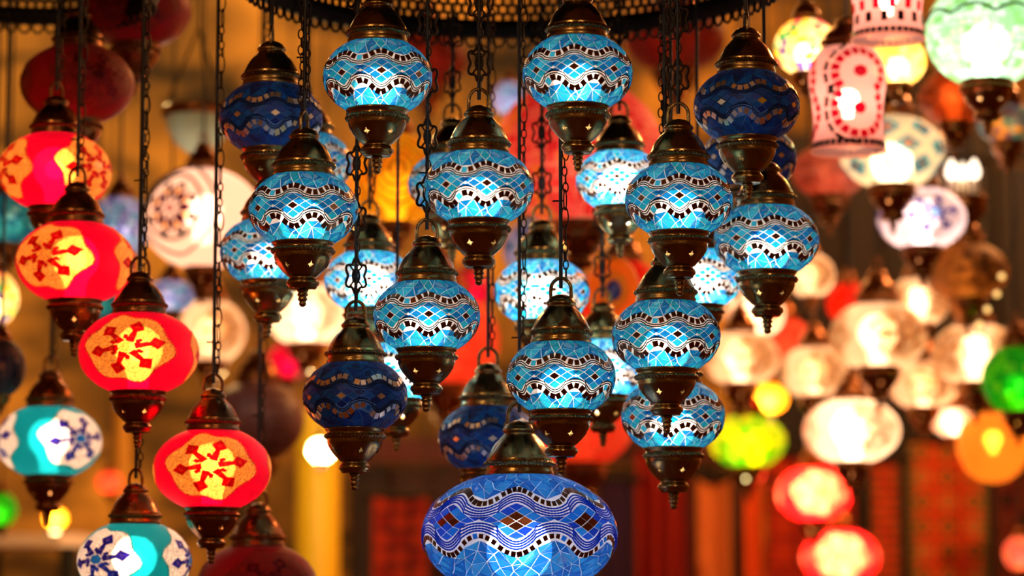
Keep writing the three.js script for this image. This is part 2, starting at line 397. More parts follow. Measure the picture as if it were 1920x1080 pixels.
// ---------------------------------------------------------------- chains
const WIRE = 0.0009;
const linkGeo = (() => { const p = []; for (let i = 0; i < 12; i++) { const a = (i / 12) * TAU; p.push(new THREE.Vector3(Math.cos(a) * 0.003, Math.sin(a) * 0.0058, 0)); } return tube(p, WIRE, 14, 5, true); })();
const longLinkGeo = (() => { const p = []; for (let i = 0; i < 14; i++) { const a = (i / 14) * TAU; p.push(new THREE.Vector3(Math.cos(a) * 0.0042, Math.sin(a) * 0.0125, 0)); } return tube(p, WIRE, 18, 5, true); })();
const fretGeo = (() => {       // openwork medallion: scalloped outline, inner oval, four ties
  const outer = [], inner = [], parts = [];
  for (let i = 0; i < 48; i++) { const a = (i / 48) * TAU, k = 1 + 0.17 * Math.cos(6 * a + Math.PI); outer.push(new THREE.Vector3(Math.cos(a) * 0.0115 * k, Math.sin(a) * 0.0185 * k, 0)); }
  for (let i = 0; i < 16; i++) { const a = (i / 16) * TAU; inner.push(new THREE.Vector3(Math.cos(a) * 0.0038, Math.sin(a) * 0.0085, 0)); }
  parts.push(tube(outer, 0.0017, 64, 5, true), tube(inner, 0.0015, 22, 5, true));
  for (const a of [0.25, 0.75, 1.25, 1.75]) { const f = a * Math.PI, k = 1 + 0.17 * Math.cos(6 * f + Math.PI); parts.push(tube([new THREE.Vector3(Math.cos(f) * 0.0036, Math.sin(f) * 0.008, 0), new THREE.Vector3(Math.cos(f) * 0.0115 * k, Math.sin(f) * 0.0185 * k, 0)], 0.0011, 2, 5)); }
  return mergeGeometries(parts);
})();
const clipGeo = new THREE.CylinderGeometry(0.0011, 0.0011, 0.013, 6).rotateZ(Math.PI / 2);
// kind: 'links' (two strands round a cable), 'ornate' (openwork medallions and links round a cable), 'strand' (one strand beside a cable), 'cable'
function chain(lamp, kind, y0, yLinks, yTop, s, mat = iron, thick = 0.0023) {
  const c = new THREE.Group(); c.name = 'chain'; lamp.add(c);
  const k = 1 / s;
  mesh('cable', cyl(thick * k, y0 - 0.012 * k, yTop, 7), cableMat, c);
  if (kind === 'cable') return c;
  const put = (name, g, x, y, turn, z = 0, m = mat) => { const q = mesh(name, g, m, c); q.position.set(x, y, z); q.rotation.y = turn; q.scale.setScalar(k); return q; };
  let y = y0 + 0.006 * k, i = 0;
  if (kind === 'links') {
    while (y < yLinks) { for (const sx of [-1, 1]) put('link', linkGeo, sx * (0.0036 + jit(0.0012)) * k, y + (sx > 0 ? 0.005 * k : 0), (i + (sx > 0)) % 2 ? 0.35 + jit(0.3) : 1.3 + jit(0.3), jit(0.002) * k); y += 0.0094 * k; i++; }
  } else if (kind === 'strand') {
    while (y < yLinks) { const long = i % 7 > 3; put('link', long ? longLinkGeo : linkGeo, (0.0052 + jit(0.0008)) * k, y + (long ? 0.006 : 0) * k, i % 2 ? 0.25 + jit(0.2) : 1.35 + jit(0.2)); y += (long ? 0.0205 : 0.0094) * k; i++; }
  } else {
    while (y < yLinks) {
      if (i % 4 === 1) { put('fretwork', fretGeo, 0, y + 0.014 * k, jit(0.5)); y += 0.0385 * k; } else { put('link', linkGeo, 0.0012 * k, y, i % 2 ? 0.3 : 1.35); y += 0.0094 * k; }
      i++;
    }
  }
  put('cable_clip', clipGeo, -0.003 * k, y0 + (0.03 + rnd() * 0.08) * k, jit(0.4));
  return c;
}

// ---------------------------------------------------------------- one lamp
const bulbGeo = lathe([[0, -0.017], [0.008, -0.0155], [0.0135, -0.011], [0.0165, -0.004], [0.0165, 0.002], [0.014, 0.008], [0.0095, 0.013], [0.0075, 0.02], [0.0075, 0.026], [0, 0.026]].map(([a, b]) => [a, -b]).reverse(), 14);
const coreGeo = new THREE.SphereGeometry(0.0075, 10, 7);
const FRONT = 112 * D2R;
const TEMPLATES = new Map();
function addPieces(globe, pieces, mats, accents) {
  const rest = new Map();
  for (const p of pieces) {
    const tone = p.tone, key = tone;
    if (p.angle === undefined || Math.abs(p.angle) < FRONT) { const m = mesh(p.name, p.geometry, mats(tone), globe); m.userData.tone = tone; } else { if (!rest.has(key)) rest.set(key, []); rest.get(key).push(p); }
  }
  for (const [tone, list] of rest) { const m = mesh(list[0].name, mergeGeometries(list.map((p) => p.geometry)), mats(tone), globe); m.userData = { kind: 'stuff', tone }; }
}
function shell(lamp, S, globeMat, metal) {
  const K = kit(S.rc);
  const globe = mesh('globe', globeGeo(S), globeMat, lamp);
  const cap = mesh('cap', K.cap, metal, lamp); cap.position.y = S.cut;
  mesh('rope_ring', K.capRope, metal, cap);
  mesh('hanger_loop', K.hanger, metal, cap);
  const cup = mesh('cup', K.cup, metal, lamp); cup.position.y = -S.cut;
  mesh('rope_ring', K.cupRope, metal, cup);
  mesh('finial', K.finial, metal, cup);
  lamp.userData.top = S.cut + S.rc * KIT.top;
  lamp.userData.loop = S.cut + S.rc * KIT.loop;
  return globe;
}
function lightUp(lamp, S, color, intensity, glow, bulbScale = 1, drop = 0.3) {
  const b = mesh('bulb', bulbGeo, frosted(color, glow), lamp);
  b.scale.setScalar(1.45 * bulbScale * S.R / 0.06); b.position.y = -S.cut * drop;
  mesh('filament', coreGeo, bulbMat(color, glow * 2), b);
  const l = new THREE.PointLight(color, intensity * (S.R / 0.06) ** 2); l.name = 'bulb_light';
  l.castShadow = true; l.shadow.radius = 0.9 * S.R / 0.06;
  l.position.y = -S.cut * drop; lamp.add(l);
}
// place a lamp's copy; chain goes to the ceiling or to the height given
function finish(lamp, R0, px, py, w, z, spin, c) {
  const p = at(px, py, z), s = sizeOf(w, py, z) / (2 * R0);
  lamp.position.copy(p); lamp.scale.setScalar(s);
  for (const o of lamp.children) if (!['chain', 'bulb_light'].includes(o.name)) o.rotation.y = spin + (o.name === 'cap' && ['links', 'cable'].includes(c.kind) ? 1.4 : 0);
  const hang = (c.top ?? ROOM.top - 0.02) - p.y, frameTop = at(px, -30, z).y - p.y;
  const from = c.kind === 'cable' ? lamp.userData.top : lamp.userData.loop;
  if (hang / s > from) chain(lamp, c.kind, from, Math.min(hang, Math.max(frameTop, 0)) / s, hang / s, s, c.mat, c.thick);
  delete lamp.userData.top; delete lamp.userData.loop;
  return lamp;
}
function startLamp(key, build, label, group) {
  if (!TEMPLATES.has(key)) { const t = new THREE.Group(); build(t); TEMPLATES.set(key, t); }
  const t = TEMPLATES.get(key), lamp = t.clone();
  for (const l of lamp.children) if (l.isPointLight) l.shadow.radius = t.children.find((q) => q.isPointLight).shadow.radius;
  lamp.name = numbered('mosaic_lamp');
  lamp.userData = { ...t.userData, label, category: 'lamp' };
  if (group) lamp.userData.group = group;
  scene.add(lamp);
  return lamp;
}

// ---- the blue zigzag lamps of the chandelier
const PLATE = { x: 0, z: 3.27, r: 0.335, y: at(960, 42, 3.605).y };
const smallS = surface(0.06, 0.75, 0.0348), bigS = surface(0.11, 0.645, 0.0396);
const zigOptions = { up: 0.39, upAmp: 0.1, lo: -0.52, loAmp: 0.15, mid: -0.1, lines: [0.12, 0.178], beadR: 0.0007, squares: 6.5, squareSize: 0.0031, lozA: 6.7 * D2R, lozB: 0.122, field: 0.205, gap: 0.00036, shardGap: 0.0006, edge: 0.09, topRows: 2, topM: 26, lowRows: 2, lowM: 22, split: 0.25 };
const bigOptions = { quad: true, up: 0.58, upAmp: 0.12, lo: -0.22, loAmp: 0.15, mid: 0.17, lines: [0.085, 0.125, 0.165, 0.205], beadR: 0.00105, squares: 12, squareSize: 0.0029, lozA: 5.0 * D2R, lozB: 0.082, field: 0.235, gap: 0.00042, shardGap: 0.00075, edge: 0.065, topRows: 3, topM: 34, lowRows: 5, lowM: 34, split: 0.2 };
function blueTemplate(S, opts, tiles, grout, mirrorMat, bead, accent, lit) {
  return (t) => {
    const globe = shell(t, S, grout, bronze), z = zigzagMosaic(S, opts);
    if (tiles === ROYAL) for (const p of z.pieces) if (p.name === 'glass_shard') p.tone = 'azure' + p.tone;
    addPieces(globe, z.pieces, (tone) => (String(tone).startsWith('azure') ? AZURE[+tone.slice(5)] : tone === 'mirror' ? mirrorMat : tone === 'accent' ? accent : String(tone).startsWith('mirror') ? (mirrorMat === mirrorGold ? MIRRORS[+tone.slice(6)] : mirrorMat) : tiles[tone]));
    z.strings.forEach((s) => mesh('bead_string', s.geometry, bead, globe));
    if (lit) lightUp(t, S, 0xfff0dc, lit[0], lit[1], lit[2] ?? 1, lit[3] ?? 0.3);
  };
}
function blueLamp(state, px, py, w, z, spin, kind, label) {
  const key = 'blue' + state, S = state === 'big' ? bigS : smallS;
  const lamp = startLamp(key, (t) => {
    reseed(state === 'big' ? 77 : state === 'dark' ? 31 : 5);
    if (state === 'big') blueTemplate(S, bigOptions, ROYAL, groutRoyal, mirror, ROYAL[3], ROYAL[3], [0.0085, 8, 0.85, 0.3])(t);
    else if (state === 'dark') blueTemplate(S, zigOptions, DEEP, groutDark, mirrorGold, beadNavy, DEEP[2], [0.003, 0.3, 1, 0.2])(t);
    else if (state === 'hot') blueTemplate(S, zigOptions, CYAN, groutLit, mirror, beadDark, CYAN[3], [0.011, 18, 1.3, 0.3])(t);
    else blueTemplate(S, zigOptions, CYAN, groutLit, mirror, beadDark, CYAN[3], [0.0098, 6, 1.1, 0.4])(t);
  }, label);
  if (label.includes('amber lozenge')) {       // one lozenge of this lamp is amber glass
    const c = new THREE.Vector3(), tiles = lamp.getObjectByName('globe').children.filter((m) => m.userData.tone === 'mirror' && m.userData.kind !== 'stuff');
    const azimuth = (m) => { m.geometry.computeBoundingBox(); m.geometry.boundingBox.getCenter(c); return Math.abs(Math.atan2(c.x, c.z)); };
    tiles.sort((a, b) => azimuth(a) - azimuth(b))[0].material = glass(0xffb818, { transmission: 0.6, roughness: 0.7 });
  }
  return finish(lamp, S.R, px, py, w, z, spin * D2R, { kind, top: PLATE.y });
}
const BLUE = [
  ['lit', 708, 145, 203, 3.0, 7, 'links', 'lit turquoise mosaic lamp at the upper left, its cap touching the lattice crown'],
  ['lit', 1083, 138, 205, 2.98, -5, 'links', 'lit turquoise mosaic lamp at the top centre, right of the openwork chain medallions'],
  ['lit', 898, 352, 204, 2.96, 9, 'ornate', 'lit turquoise mosaic lamp in the middle, under large openwork chain medallions'],
  ['lit', 569, 393, 203, 3.08, -7, 'links', 'lit turquoise mosaic lamp directly below the upper left dark navy lamp'],
  ['dark', 508, 222, 192, 3.2, 10, 'cable', 'dim navy mosaic lamp at the upper left, above the leftmost turquoise lamps'],
  ['lit', 503, 472, 180, 3.37, 6, 'cable', 'lit turquoise mosaic lamp half hidden behind the lamp under the upper left navy one'],
  ['lit', 800, 593, 199, 3.08, 4, 'ornate', 'lit turquoise mosaic lamp whose cup hangs beside the lower left navy lamp'],
  ['dark', 666, 743, 195, 3.14, -12, 'ornate', 'dim navy mosaic lamp at the lower left, its bronze cup and finial fully in view'],
  ['dark', 915, 822, 185, 3.4, 6, 'strand', 'dim navy mosaic lamp directly behind the cap of the big royal blue lamp'],
  ['lit', 1052, 707, 203, 3.08, -8, 'strand', 'lit turquoise mosaic lamp just above the right shoulder of the big royal blue lamp'],
  ['lit', 1249, 630, 202, 3.12, 9, 'links', 'lit turquoise mosaic lamp whose cup overlaps the lowest turquoise globe on the right'],
  ['lit', 1273, 375, 200, 3.03, -3, 'ornate', 'lit turquoise mosaic lamp hanging left below the upper right navy lamp'],
  ['dark', 1400, 200, 197, 3.1, 12, 'cable', 'dim navy mosaic lamp at the upper right with one amber lozenge tile'],
  ['lit', 1437, 450, 195, 3.22, 5, 'cable', 'lit turquoise mosaic lamp at the right edge of the chandelier, below the navy lamp'],
  ['lit', 1262, 780, 193, 3.25, -10, 'cable', 'lit turquoise mosaic lamp hanging lowest on the right, its cap hidden by another cup'],
  ['big', 974, 1002, 366, 3.2, -2, 'strand', 'big royal blue mosaic lamp with fourfold dark lozenges at the bottom centre'],
  ['hot', 1016, 547, 178, 3.5, 14, 'ornate', 'glaring turquoise lamp in the centre, seen behind the chain and cap of another'],
  ['hot', 692, 527, 166, 3.52, 3, 'strand', 'glaring turquoise lamp behind chains on the left, above the lower left navy lamp'],
  ['hot', 1162, 338, 163, 3.45, -6, 'ornate', 'glaring turquoise lamp in front of the large pink crackle globe'],
  ['hot', 1310, 522, 164, 3.45, 8, 'cable', 'glaring turquoise lamp mostly hidden behind the two right-hand turquoise lamps'],
  ['lit', 577, 306, 166, 3.45, -4, 'cable', 'turquoise lamp peeping out behind the right side of the upper left navy lamp'],
  ['hot', 1130, 690, 163, 3.6, 11, 'ornate', 'turquoise lamp between the two lower right turquoise lamps, with a greenish cup'],
  ['hot', 744, 697, 164, 3.45, -9, 'cable', 'turquoise lamp squeezed behind the lower left navy lamp and its lit neighbour'],
  ['lit', 848, 345, 165, 3.5, 5, 'ornate', 'turquoise lamp hidden behind the middle lamp, only its left edge and cap showing'],
  ['dark', 1405, 297, 176, 3.36, -8, 'cable', 'navy mosaic lamp hidden behind the cup of the upper right navy lamp'],
];
for (const b of BLUE) blueLamp(...b);

// ---------------------------------------------------------------- lattice crowns that the lamps hang from
const arch = (() => { const p = [[-0.0062, 0], [-0.0074, -0.006], [-0.0055, -0.0115], [0, -0.014], [0.0055, -0.0115], [0.0074, -0.006], [0.0062, 0]].map((q) => new THREE.Vector3(q[0], q[1], 0)); return tube(p, 0.002, 10, 5); })();
function crown(label, cx, cz, y, r) {
  const c = thing('lattice_crown', label, 'chandelier frame', new THREE.Vector3(cx, y, -cz));
  const rimH = 0.02, pitch = 0.0118, rows = 9;
  mesh('rim', lathe([[r - 0.003, 0], [r + 0.004, -0.002], [r + 0.006, 0.002], [r + 0.003, 0.005], [r + 0.003, rimH - 0.005], [r + 0.006, rimH - 0.002], [r + 0.004, rimH + 0.002], [r - 0.004, rimH + 0.002], [r - 0.005, rimH / 2], [r - 0.003, 0]], 96), darkIron, c);
  for (let k = 1; k <= rows; k++) mesh('lattice_ring', new THREE.TorusGeometry(r, 0.0022, 5, 120).rotateX(Math.PI / 2).translate(0, rimH + k * pitch, 0), darkIron, c);
  const n = Math.round(TAU * r / 0.0125), bar = new THREE.BoxGeometry(0.0052, pitch * 1.02, 0.003), im = new THREE.InstancedMesh(bar, darkIron, n * rows), o = new THREE.Object3D();
  let q = 0;
  for (let k = 0; k < rows; k++) for (let i = 0; i < n; i++) { const a = ((i + (k % 2) / 2) / n) * TAU; o.position.set(Math.sin(a) * r, rimH + (k + 0.5) * pitch, Math.cos(a) * r); o.rotation.y = a; o.updateMatrix(); im.setMatrixAt(q++, o.matrix); }
  im.name = 'lattice_bar'; im.userData = { kind: 'stuff' }; im.castShadow = im.receiveShadow = true; c.add(im);
  const m = Math.round(TAU * r / 0.0185);
  for (let i = 0; i < m; i++) { const a = (i / m) * TAU, s = mesh('scallop', arch, darkIron, c); s.position.set(Math.sin(a) * r, 0, Math.cos(a) * r); s.rotation.y = a; }
  const topY = rimH + rows * pitch;
  mesh('top_plate', lathe([[0, 0.004], [0.02, 0.005], [r, 0.004], [r + 0.004, 0.002], [r + 0.004, -0.002], [r, -0.003], [0.02, -0.003], [0, -0.003]].reverse(), 72), darkIron, c).position.y = topY + 0.002;
  for (let k = 0; k < 4; k++) { const a = (k + 0.5) / 4 * TAU; mesh('suspension_rod', tube([new THREE.Vector3(Math.sin(a) * r * 0.9, topY, Math.cos(a) * r * 0.9), new THREE.Vector3(0, topY + 0.55, 0)], 0.004, 4, 6), darkIron, c); }
  mesh('stem', cyl(0.008, topY + 0.5, ROOM.top - 0.01 - y, 10), darkIron, c);
  return topY;
}
crown('dark pierced lattice crown with scalloped rim above the blue lamps', PLATE.x, PLATE.z, PLATE.y - 0.02, PLATE.r);

// ---------------------------------------------------------------- bead medallion lamps
const RED_CROWN = { x: at(40, 0, 3.6).x, z: 3.6, y: at(40, 18, 3.78).y - 0.02, r: 0.18 };
RED_CROWN.top = RED_CROWN.y + crown('dark lattice crown with scalloped rim at the upper left corner above the red lamps', RED_CROWN.x, RED_CROWN.z, RED_CROWN.y, RED_CROWN.r);
const redS = surface(0.072, 0.725, 0.0335);
const seedMat = (color, o = {}) => phys({ color, transmission: 0.82, roughness: 0.55, thickness: 0, specularIntensity: 0.3, map: seedTint, bumpMap: seedBump, bumpScale: 0.0008, ...o });
const clearShade = shade(0xfff0e0, { roughness: 0.3 });
const MEDAL = {
  red: { glaze: glass(0xc40230), field: seedMat(0xf2a850), petal: [0xc80434, 0xc0042c, 0xd0083c].map((c) => glass(c)), hub: glass(0xfff0d8, { transmission: 0.96, roughness: 0.15 }), bead: glass(0xffc060), light: 0xffe2b0, I: 0.0018, glow: 16 },
  redOff: { base: phys({ color: 0xffd8c8, transmission: 0.8, roughness: 0.5, thickness: 0, specularIntensity: 0.4 }), glaze: glass(0xc00814, { transmission: 0.6, specularIntensity: 0.5 }), field: seedMat(0xc82c10, { transmission: 0.55 }), petal: [0x800408, 0x700408, 0x900810].map((c) => glass(c, { transmission: 0.4 })), hub: glass(0xa02010), bead: glass(0xb04020), light: null },
  teal: { glaze: glass(0x0a8090), field: seedMat(0xfff0e8), petal: [0x241c8c, 0x1c2c9c, 0x2a1478].map((c) => glass(c)), hub: glass(0x1868b8), bead: glass(0xffe8d8), light: 0xfff0dc, I: 0.0045, glow: 14 },
  cream: { glaze: glass(0xfff0dc), field: seedMat(0xf0d8b4), petal: [0xc08850, 0xb07840, 0xd0a068].map((c) => glass(c)), hub: glass(0xf8e0b8), bead: glass(0xfff0d8), light: 0xffe6c4, I: 0.0065, glow: 10 },
  white: { glaze: glass(0xfff4e8), field: seedMat(0xfff0e0), petal: [0xe8b8a0, 0xf0c8b0, 0xe0a890].map((c) => glass(c)), hub: glass(0xfff0e0), bead: glass(0xffffff), light: 0xffe8c8, I: 0.02, glow: 20 },
  dimTan: { glaze: glass(0xc09050), field: seedMat(0xb08040), petal: [0x6a4820, 0x5a3c18, 0x7a5428].map((c) => glass(c)), hub: glass(0x6a4820), bead: glass(0xe0b070), light: 0xffc070, I: 0.00456, glow: 1.8 },
  pinkRed: { bulb: 1.5, glaze: glass(0xd81828), field: seedMat(0xf09080), petal: [0xe07070, 0xe88080, 0xd86060].map((c) => glass(c)), hub: glass(0xffc090), bead: glass(0xff9070), light: 0xffc890, I: 0.002, glow: 50 },
  lilac: { glaze: glass(0xf0e8ff), field: seedMat(0xe8e0f8), petal: [0x3020a0, 0x4830b8, 0x201890].map((c) => glass(c)), hub: glass(0x58a8f0), bead: glass(0xffffff), light: 0xfff0e0, I: 0.016, glow: 14 },
  brown: { glaze: glass(0xb85828), field: seedMat(0xc86830), petal: [0x8a3818, 0x7a3010, 0x9a4820].map((c) => glass(c)), hub: glass(0xffd080), bead: glass(0xe09040), light: 0xffc070, I: 0.00532, glow: 3.6 },
};
function medalLamp(pal, px, py, w, z, spin, kind, label, o = {}) {
  const M = MEDAL[pal], S = o.k ? surface(0.072, o.k, o.rc ?? 0.0335) : redS, key = ['medal', pal, o.k, o.rc, o.count].join();
  const lamp = startLamp(key, (t) => {
    reseed(pal.length * 100 + 3);
    const globe = shell(t, S, M.base ?? clearShade, bronzeWarm), n = o.count ?? 3;
    mesh('glaze', glazeGeo(S, n, Math.min(47, 160 / n) * D2R, 0.84, 0.02, 0.18), M.glaze, globe);
    for (const q of medallionMosaic(S, { count: n, ax: Math.min(47, 160 / n) * D2R, ay: 0.84, v0: 0.02, turn: 0.18 })) {
      const f = mesh('medallion', q.field, M.field, globe);
      // petals lie on the medallion, so the medallion is a part of the globe and its petals are beside it
      mesh('bead_border', q.border, M.bead, globe).userData = { kind: 'stuff' };
      for (const p of q.pieces) mesh(p.name, p.geometry, p.tone === 'hub' ? M.hub : M.petal[p.tone], globe);
    }
    if (M.light) lightUp(t, S, M.light, M.I, M.glow, M.bulb ?? 1, -0.06);
  }, label);
  const p = at(px, py, z), held = Math.hypot(p.x - RED_CROWN.x, z - RED_CROWN.z) < RED_CROWN.r;
  return finish(lamp, S.R, px, py, w, z, spin * D2R, { kind, top: held ? RED_CROWN.top : undefined });
}
const MEDALS = [
  ['red', 260, 662, 224, 3.3, -4, 'strand', 'glowing red lamp with amber star medallion, second lowest of the glowing red spiral'],
  ['red', 142, 492, 222, 3.42, -22, 'strand', 'glowing red lamp whose amber medallion turns left, third lowest of the glowing red spiral'],
  ['red', 103, 322, 210, 3.52, 58, 'strand', 'glowing red lamp highest of the glowing ones, a red field with bulb glare facing out'],
  ['redOff', 145, 158, 211, 3.65, 30, 'strand', 'unlit dark red lamp at the upper left, above the glowing red lamps'],
  ['redOff', 255, 18, 205, 3.8, 10, 'strand', 'unlit dark red lamp cut off by the top edge on the left'],
  ['red', 398, 880, 221, 3.32, 4, 'strand', 'glowing red lamp with centred amber star medallion, lowest of the glowing red spiral'],
  ['redOff', 482, 1098, 224, 3.62, 20, 'strand', 'unlit dark red lamp cut off by the bottom edge, left of centre'],
  ['teal', 92, 828, 196, 3.86, 46, 'strand', 'teal lamp with white medallion and indigo star near the lower left edge'],
  ['teal', 252, 1052, 212, 3.4, -34, 'strand', 'teal lamp with white medallion cut off by the bottom edge on the left'],
  ['lilac', 1728, 410, 165, 4.6, 8, 'cable', 'white and violet lamp hanging below the pale globe with blue lozenges'],
  ['brown', 1788, 185, 135, 4.4, 40, 'cable', 'dim amber brown lamp below the big white crackle globe', { k: 0.78, rc: 0.036 }],
  ['cream', 1520, 517, 90, 5.0, 20, 'cable', 'small cream lamp peeping out right of the rightmost turquoise lamp', { k: 0.95, rc: 0.03 }],
  ['dimTan', 1812, 510, 155, 4.9, 12, 'cable', 'dim tan lamp with dark flowers at the right, beside a string of small lights'],
  ['cream', 1722, 566, 118, 5.2, 50, 'cable', 'cream lamp hidden behind the finial of the dim tan lamp', { k: 0.8, rc: 0.036 }],
  ['cream', 1646, 630, 182, 4.9, 30, 'cable', 'cream lamp with tan flowers left of the dim tan lamp, with a dark cup'],
  ['cream', 1526, 698, 127, 5.3, 14, 'cable', 'cream lamp left below the cream lamp with the dark cup', { k: 0.8, rc: 0.034 }],
  ['cream', 1388, 672, 146, 5.2, 25, 'cable', 'cream lamp right beside the turquoise lamp of the lower right pair'],
  ['cream', 1828, 664, 165, 5.0, 55, 'cable', 'cream lamp near the right edge, left of the green lamp'],
  ['cream', 1732, 722, 132, 5.4, 5, 'cable', 'cream lamp between the big white lamp and the cream lamp by the green one', { k: 0.7 }],
  ['white', 1597, 808, 180, 5.0, 22, 'cable', 'big glaring white lamp above the two coral lamps at the lower right', { k: 0.69, rc: 0.028 }],
  ['white', 1790, 792, 84, 6.0, 22, 'cable', 'small white lamp left of the crescent-lit yellow globe', { k: 0.6, rc: 0.03 }],
  ['pinkRed', 1526, 926, 138, 6.0, 4, 'cable', 'coral red lamp with white glare, the upper of two at the lower right', { k: 0.75, rc: 0.03 }],
  ['pinkRed', 1576, 1045, 142, 6.3, -6, 'cable', 'coral red lamp with white glare, the lower of two at the lower right', { k: 0.75, rc: 0.03 }],
  ['cream', 395, 622, 130, 5.4, 30, 'cable', 'cream lamp behind the chain of the lowest glowing red lamp', { k: 0.95, rc: 0.036 }],
  ['white', 575, 590, 150, 5.6, 20, 'cable', 'peach white lamp blurred behind the finial of the leftmost turquoise lamps', { k: 0.8, rc: 0.036 }],
  ['white', 1415, 590, 110, 5.6, 20, 'cable', 'cream white lamp just below the rightmost turquoise lamp', { k: 0.8, rc: 0.036 }],
];
for (const m of MEDALS) medalLamp(...m);

// ---------------------------------------------------------------- patchwork mosaic lamps
const PATCH = {
  multi: { globe: shade(0xfff0d8), tiles: [0xffe8b0, 0xf8d020, 0xfff4d8, 0x20a060, 0xd03060, 0x5040b0, 0xffe090, 0xfff0d0].map((c) => glass(c)), light: 0xffe8b8, I: 0.013, glow: 16 },
  yellowWhite: { globe: shade(0xfff0c0), tiles: [0xfff0c8, 0xffe8a0, 0xfff8e0, 0xf8d860].map((c) => glass(c)), light: 0xffe8b0, I: 0.03, glow: 20 },
  crackle: { globe: shade(0x8cb090), tiles: [0xf0fff0, 0xd8f0d8, 0xf8fff8, 0xa0c880, 0xb8dcb0, 0xe8f4d0].map((c) => glass(c)), light: 0xf4fff0, I: 0.012, glow: 26 },
  pink: { globe: shade(0xf8c0b0), tiles: [0xf07080, 0xf890a0, 0xe85068, 0xf8a8a0, 0xf8c868, 0xf08088].map((c) => glass(c)), light: 0xffd0a0, I: 0.011, glow: 0.3 },
  yellow: { globe: shade(0xc89030), tiles: [0xffc010, 0xffb408, 0xffd030].map((c) => glass(c)), light: 0xffe090, I: 0.02, glow: 8 },
  green: { globe: shade(0xb8c020), tiles: [0x78b018, 0xd8c818, 0x2c8c30, 0xf0d020, 0x58a020].map((c) => glass(c)), light: 0xfff0a0, I: 0.003, glow: 26 },
  leaf: { globe: shade(0x30b030), tiles: [0x18a030, 0x28b038, 0x80c820, 0xd0d828].map((c) => glass(c)), light: 0xffffa0, I: 0.012, glow: 8 },
  orange: { globe: shade(0xf05018), tiles: [0xf04818, 0xe83820, 0xf86820, 0xe82838].map((c) => glass(c)), light: 0xffb060, I: 0.013, glow: 0.3 },
  salmon: { globe: shade(0xf89070), tiles: [0xf08068, 0xf89078, 0xf8a080].map((c) => glass(c)), light: 0xffc090, I: 0.012, glow: 0.3 },
  pearl: { globe: shade(0xd89078, { emissiveIntensity: 0.02 }), tiles: [0xe8a890, 0xc87860, 0xf0c0a8, 0xb06850].map((c) => glass(c)), light: 0xffc8a0, I: 0.0072, glow: 0.3 },
  violet: { globe: shade(0xd0d0f0), tiles: [0x4030a0, 0x20a0b0, 0xd8d8f8, 0x80c8d0, 0xf0e8f0].map((c) => glass(c)), light: 0xfff0e0, I: 0.009, glow: 0.3 },
  magenta: { globe: shade(0xd81868), tiles: [0xd81060, 0xe82878, 0xc01058].map((c) => glass(c)), light: 0xffb0b0, I: 0.0108, glow: 5.4 },
  darkPurple: { globe: phys({ color: 0x201828, transmission: 0.3, roughness: 0.6, thickness: 0 }), tiles: [0x281838, 0x382030, 0x101830, 0x906058].map((c) => glass(c, { transmission: 0.3 })), light: null },
  tealMix: { globe: shade(0x60c0c0), tiles: [0x109098, 0x40b0b0, 0xe8e0d0, 0x0878a0].map((c) => glass(c)), light: 0xfff0e0, I: 0.00792, glow: 0.3 },
  post: { globe: shade(0xfff0c8), tiles: [0xfff0d0, 0xffe8c0].map((c) => glass(c)), light: 0xffe8b0, I: 0.9, glow: 30 },
  rust: { globe: shade(0xa03818), tiles: [0xb83818, 0x902010, 0xc86828, 0xa83040].map((c) => glass(c)), light: 0xffa860, I: 0.008, glow: 0.3 },
  rose: { globe: phys({ color: 0x80504a, transmission: 0.4, roughness: 0.5, thickness: 0 }), tiles: [0x70302c, 0x8a4848, 0x5a2018, 0xb06868].map((c) => glass(c, { transmission: 0.4, roughness: 0.3 })), light: null },
  gold: { globe: shade(0xffd870), tiles: [0xffd040, 0xffe080, 0xffc830].map((c) => glass(c)), light: 0xffe8a0, I: 0.012, glow: 40 },
  band: { globe: shade(0xf0c070), tiles: [0x3080d8, 0x6040b0, 0xf0b840, 0x48a0e0].map((c) => glass(c)), light: 0xffe0b0, I: 0.0108, glow: 0.3 },
};
function patchLamp(pal, px, py, w, z, spin, label, o = {}) {
  const M = PATCH[pal], k = o.k ?? 0.74, rc = o.rc ?? 0.034, key = ['patch', pal, k, rc, o.rows, o.cols].join();
  let S;
  const lamp = startLamp(key, (t) => {
    reseed(pal.length * 77 + 5); S = surface(0.072, k, rc);
    const globe = shell(t, S, M.globe, bronzeWarm);
    addPieces(globe, patchworkMosaic(S, o.rows ?? 7, o.cols ?? 24, M.tiles.length), (tone) => M.tiles[tone]);
    if (o.scallops) for (const v of [0.2]) mesh('bead_string', beadLine(S, (a) => v + 0.18 * Math.abs(Math.sin(a * 4)), 0.002, 200, 0.001), darkIron, globe);
    if (M.light) lightUp(t, S, M.light, M.I, M.glow, o.bulb ?? 1);
  }, label);
  return finish(lamp, 0.072, px, py, w, z, spin * D2R, { kind: 'cable' });
}
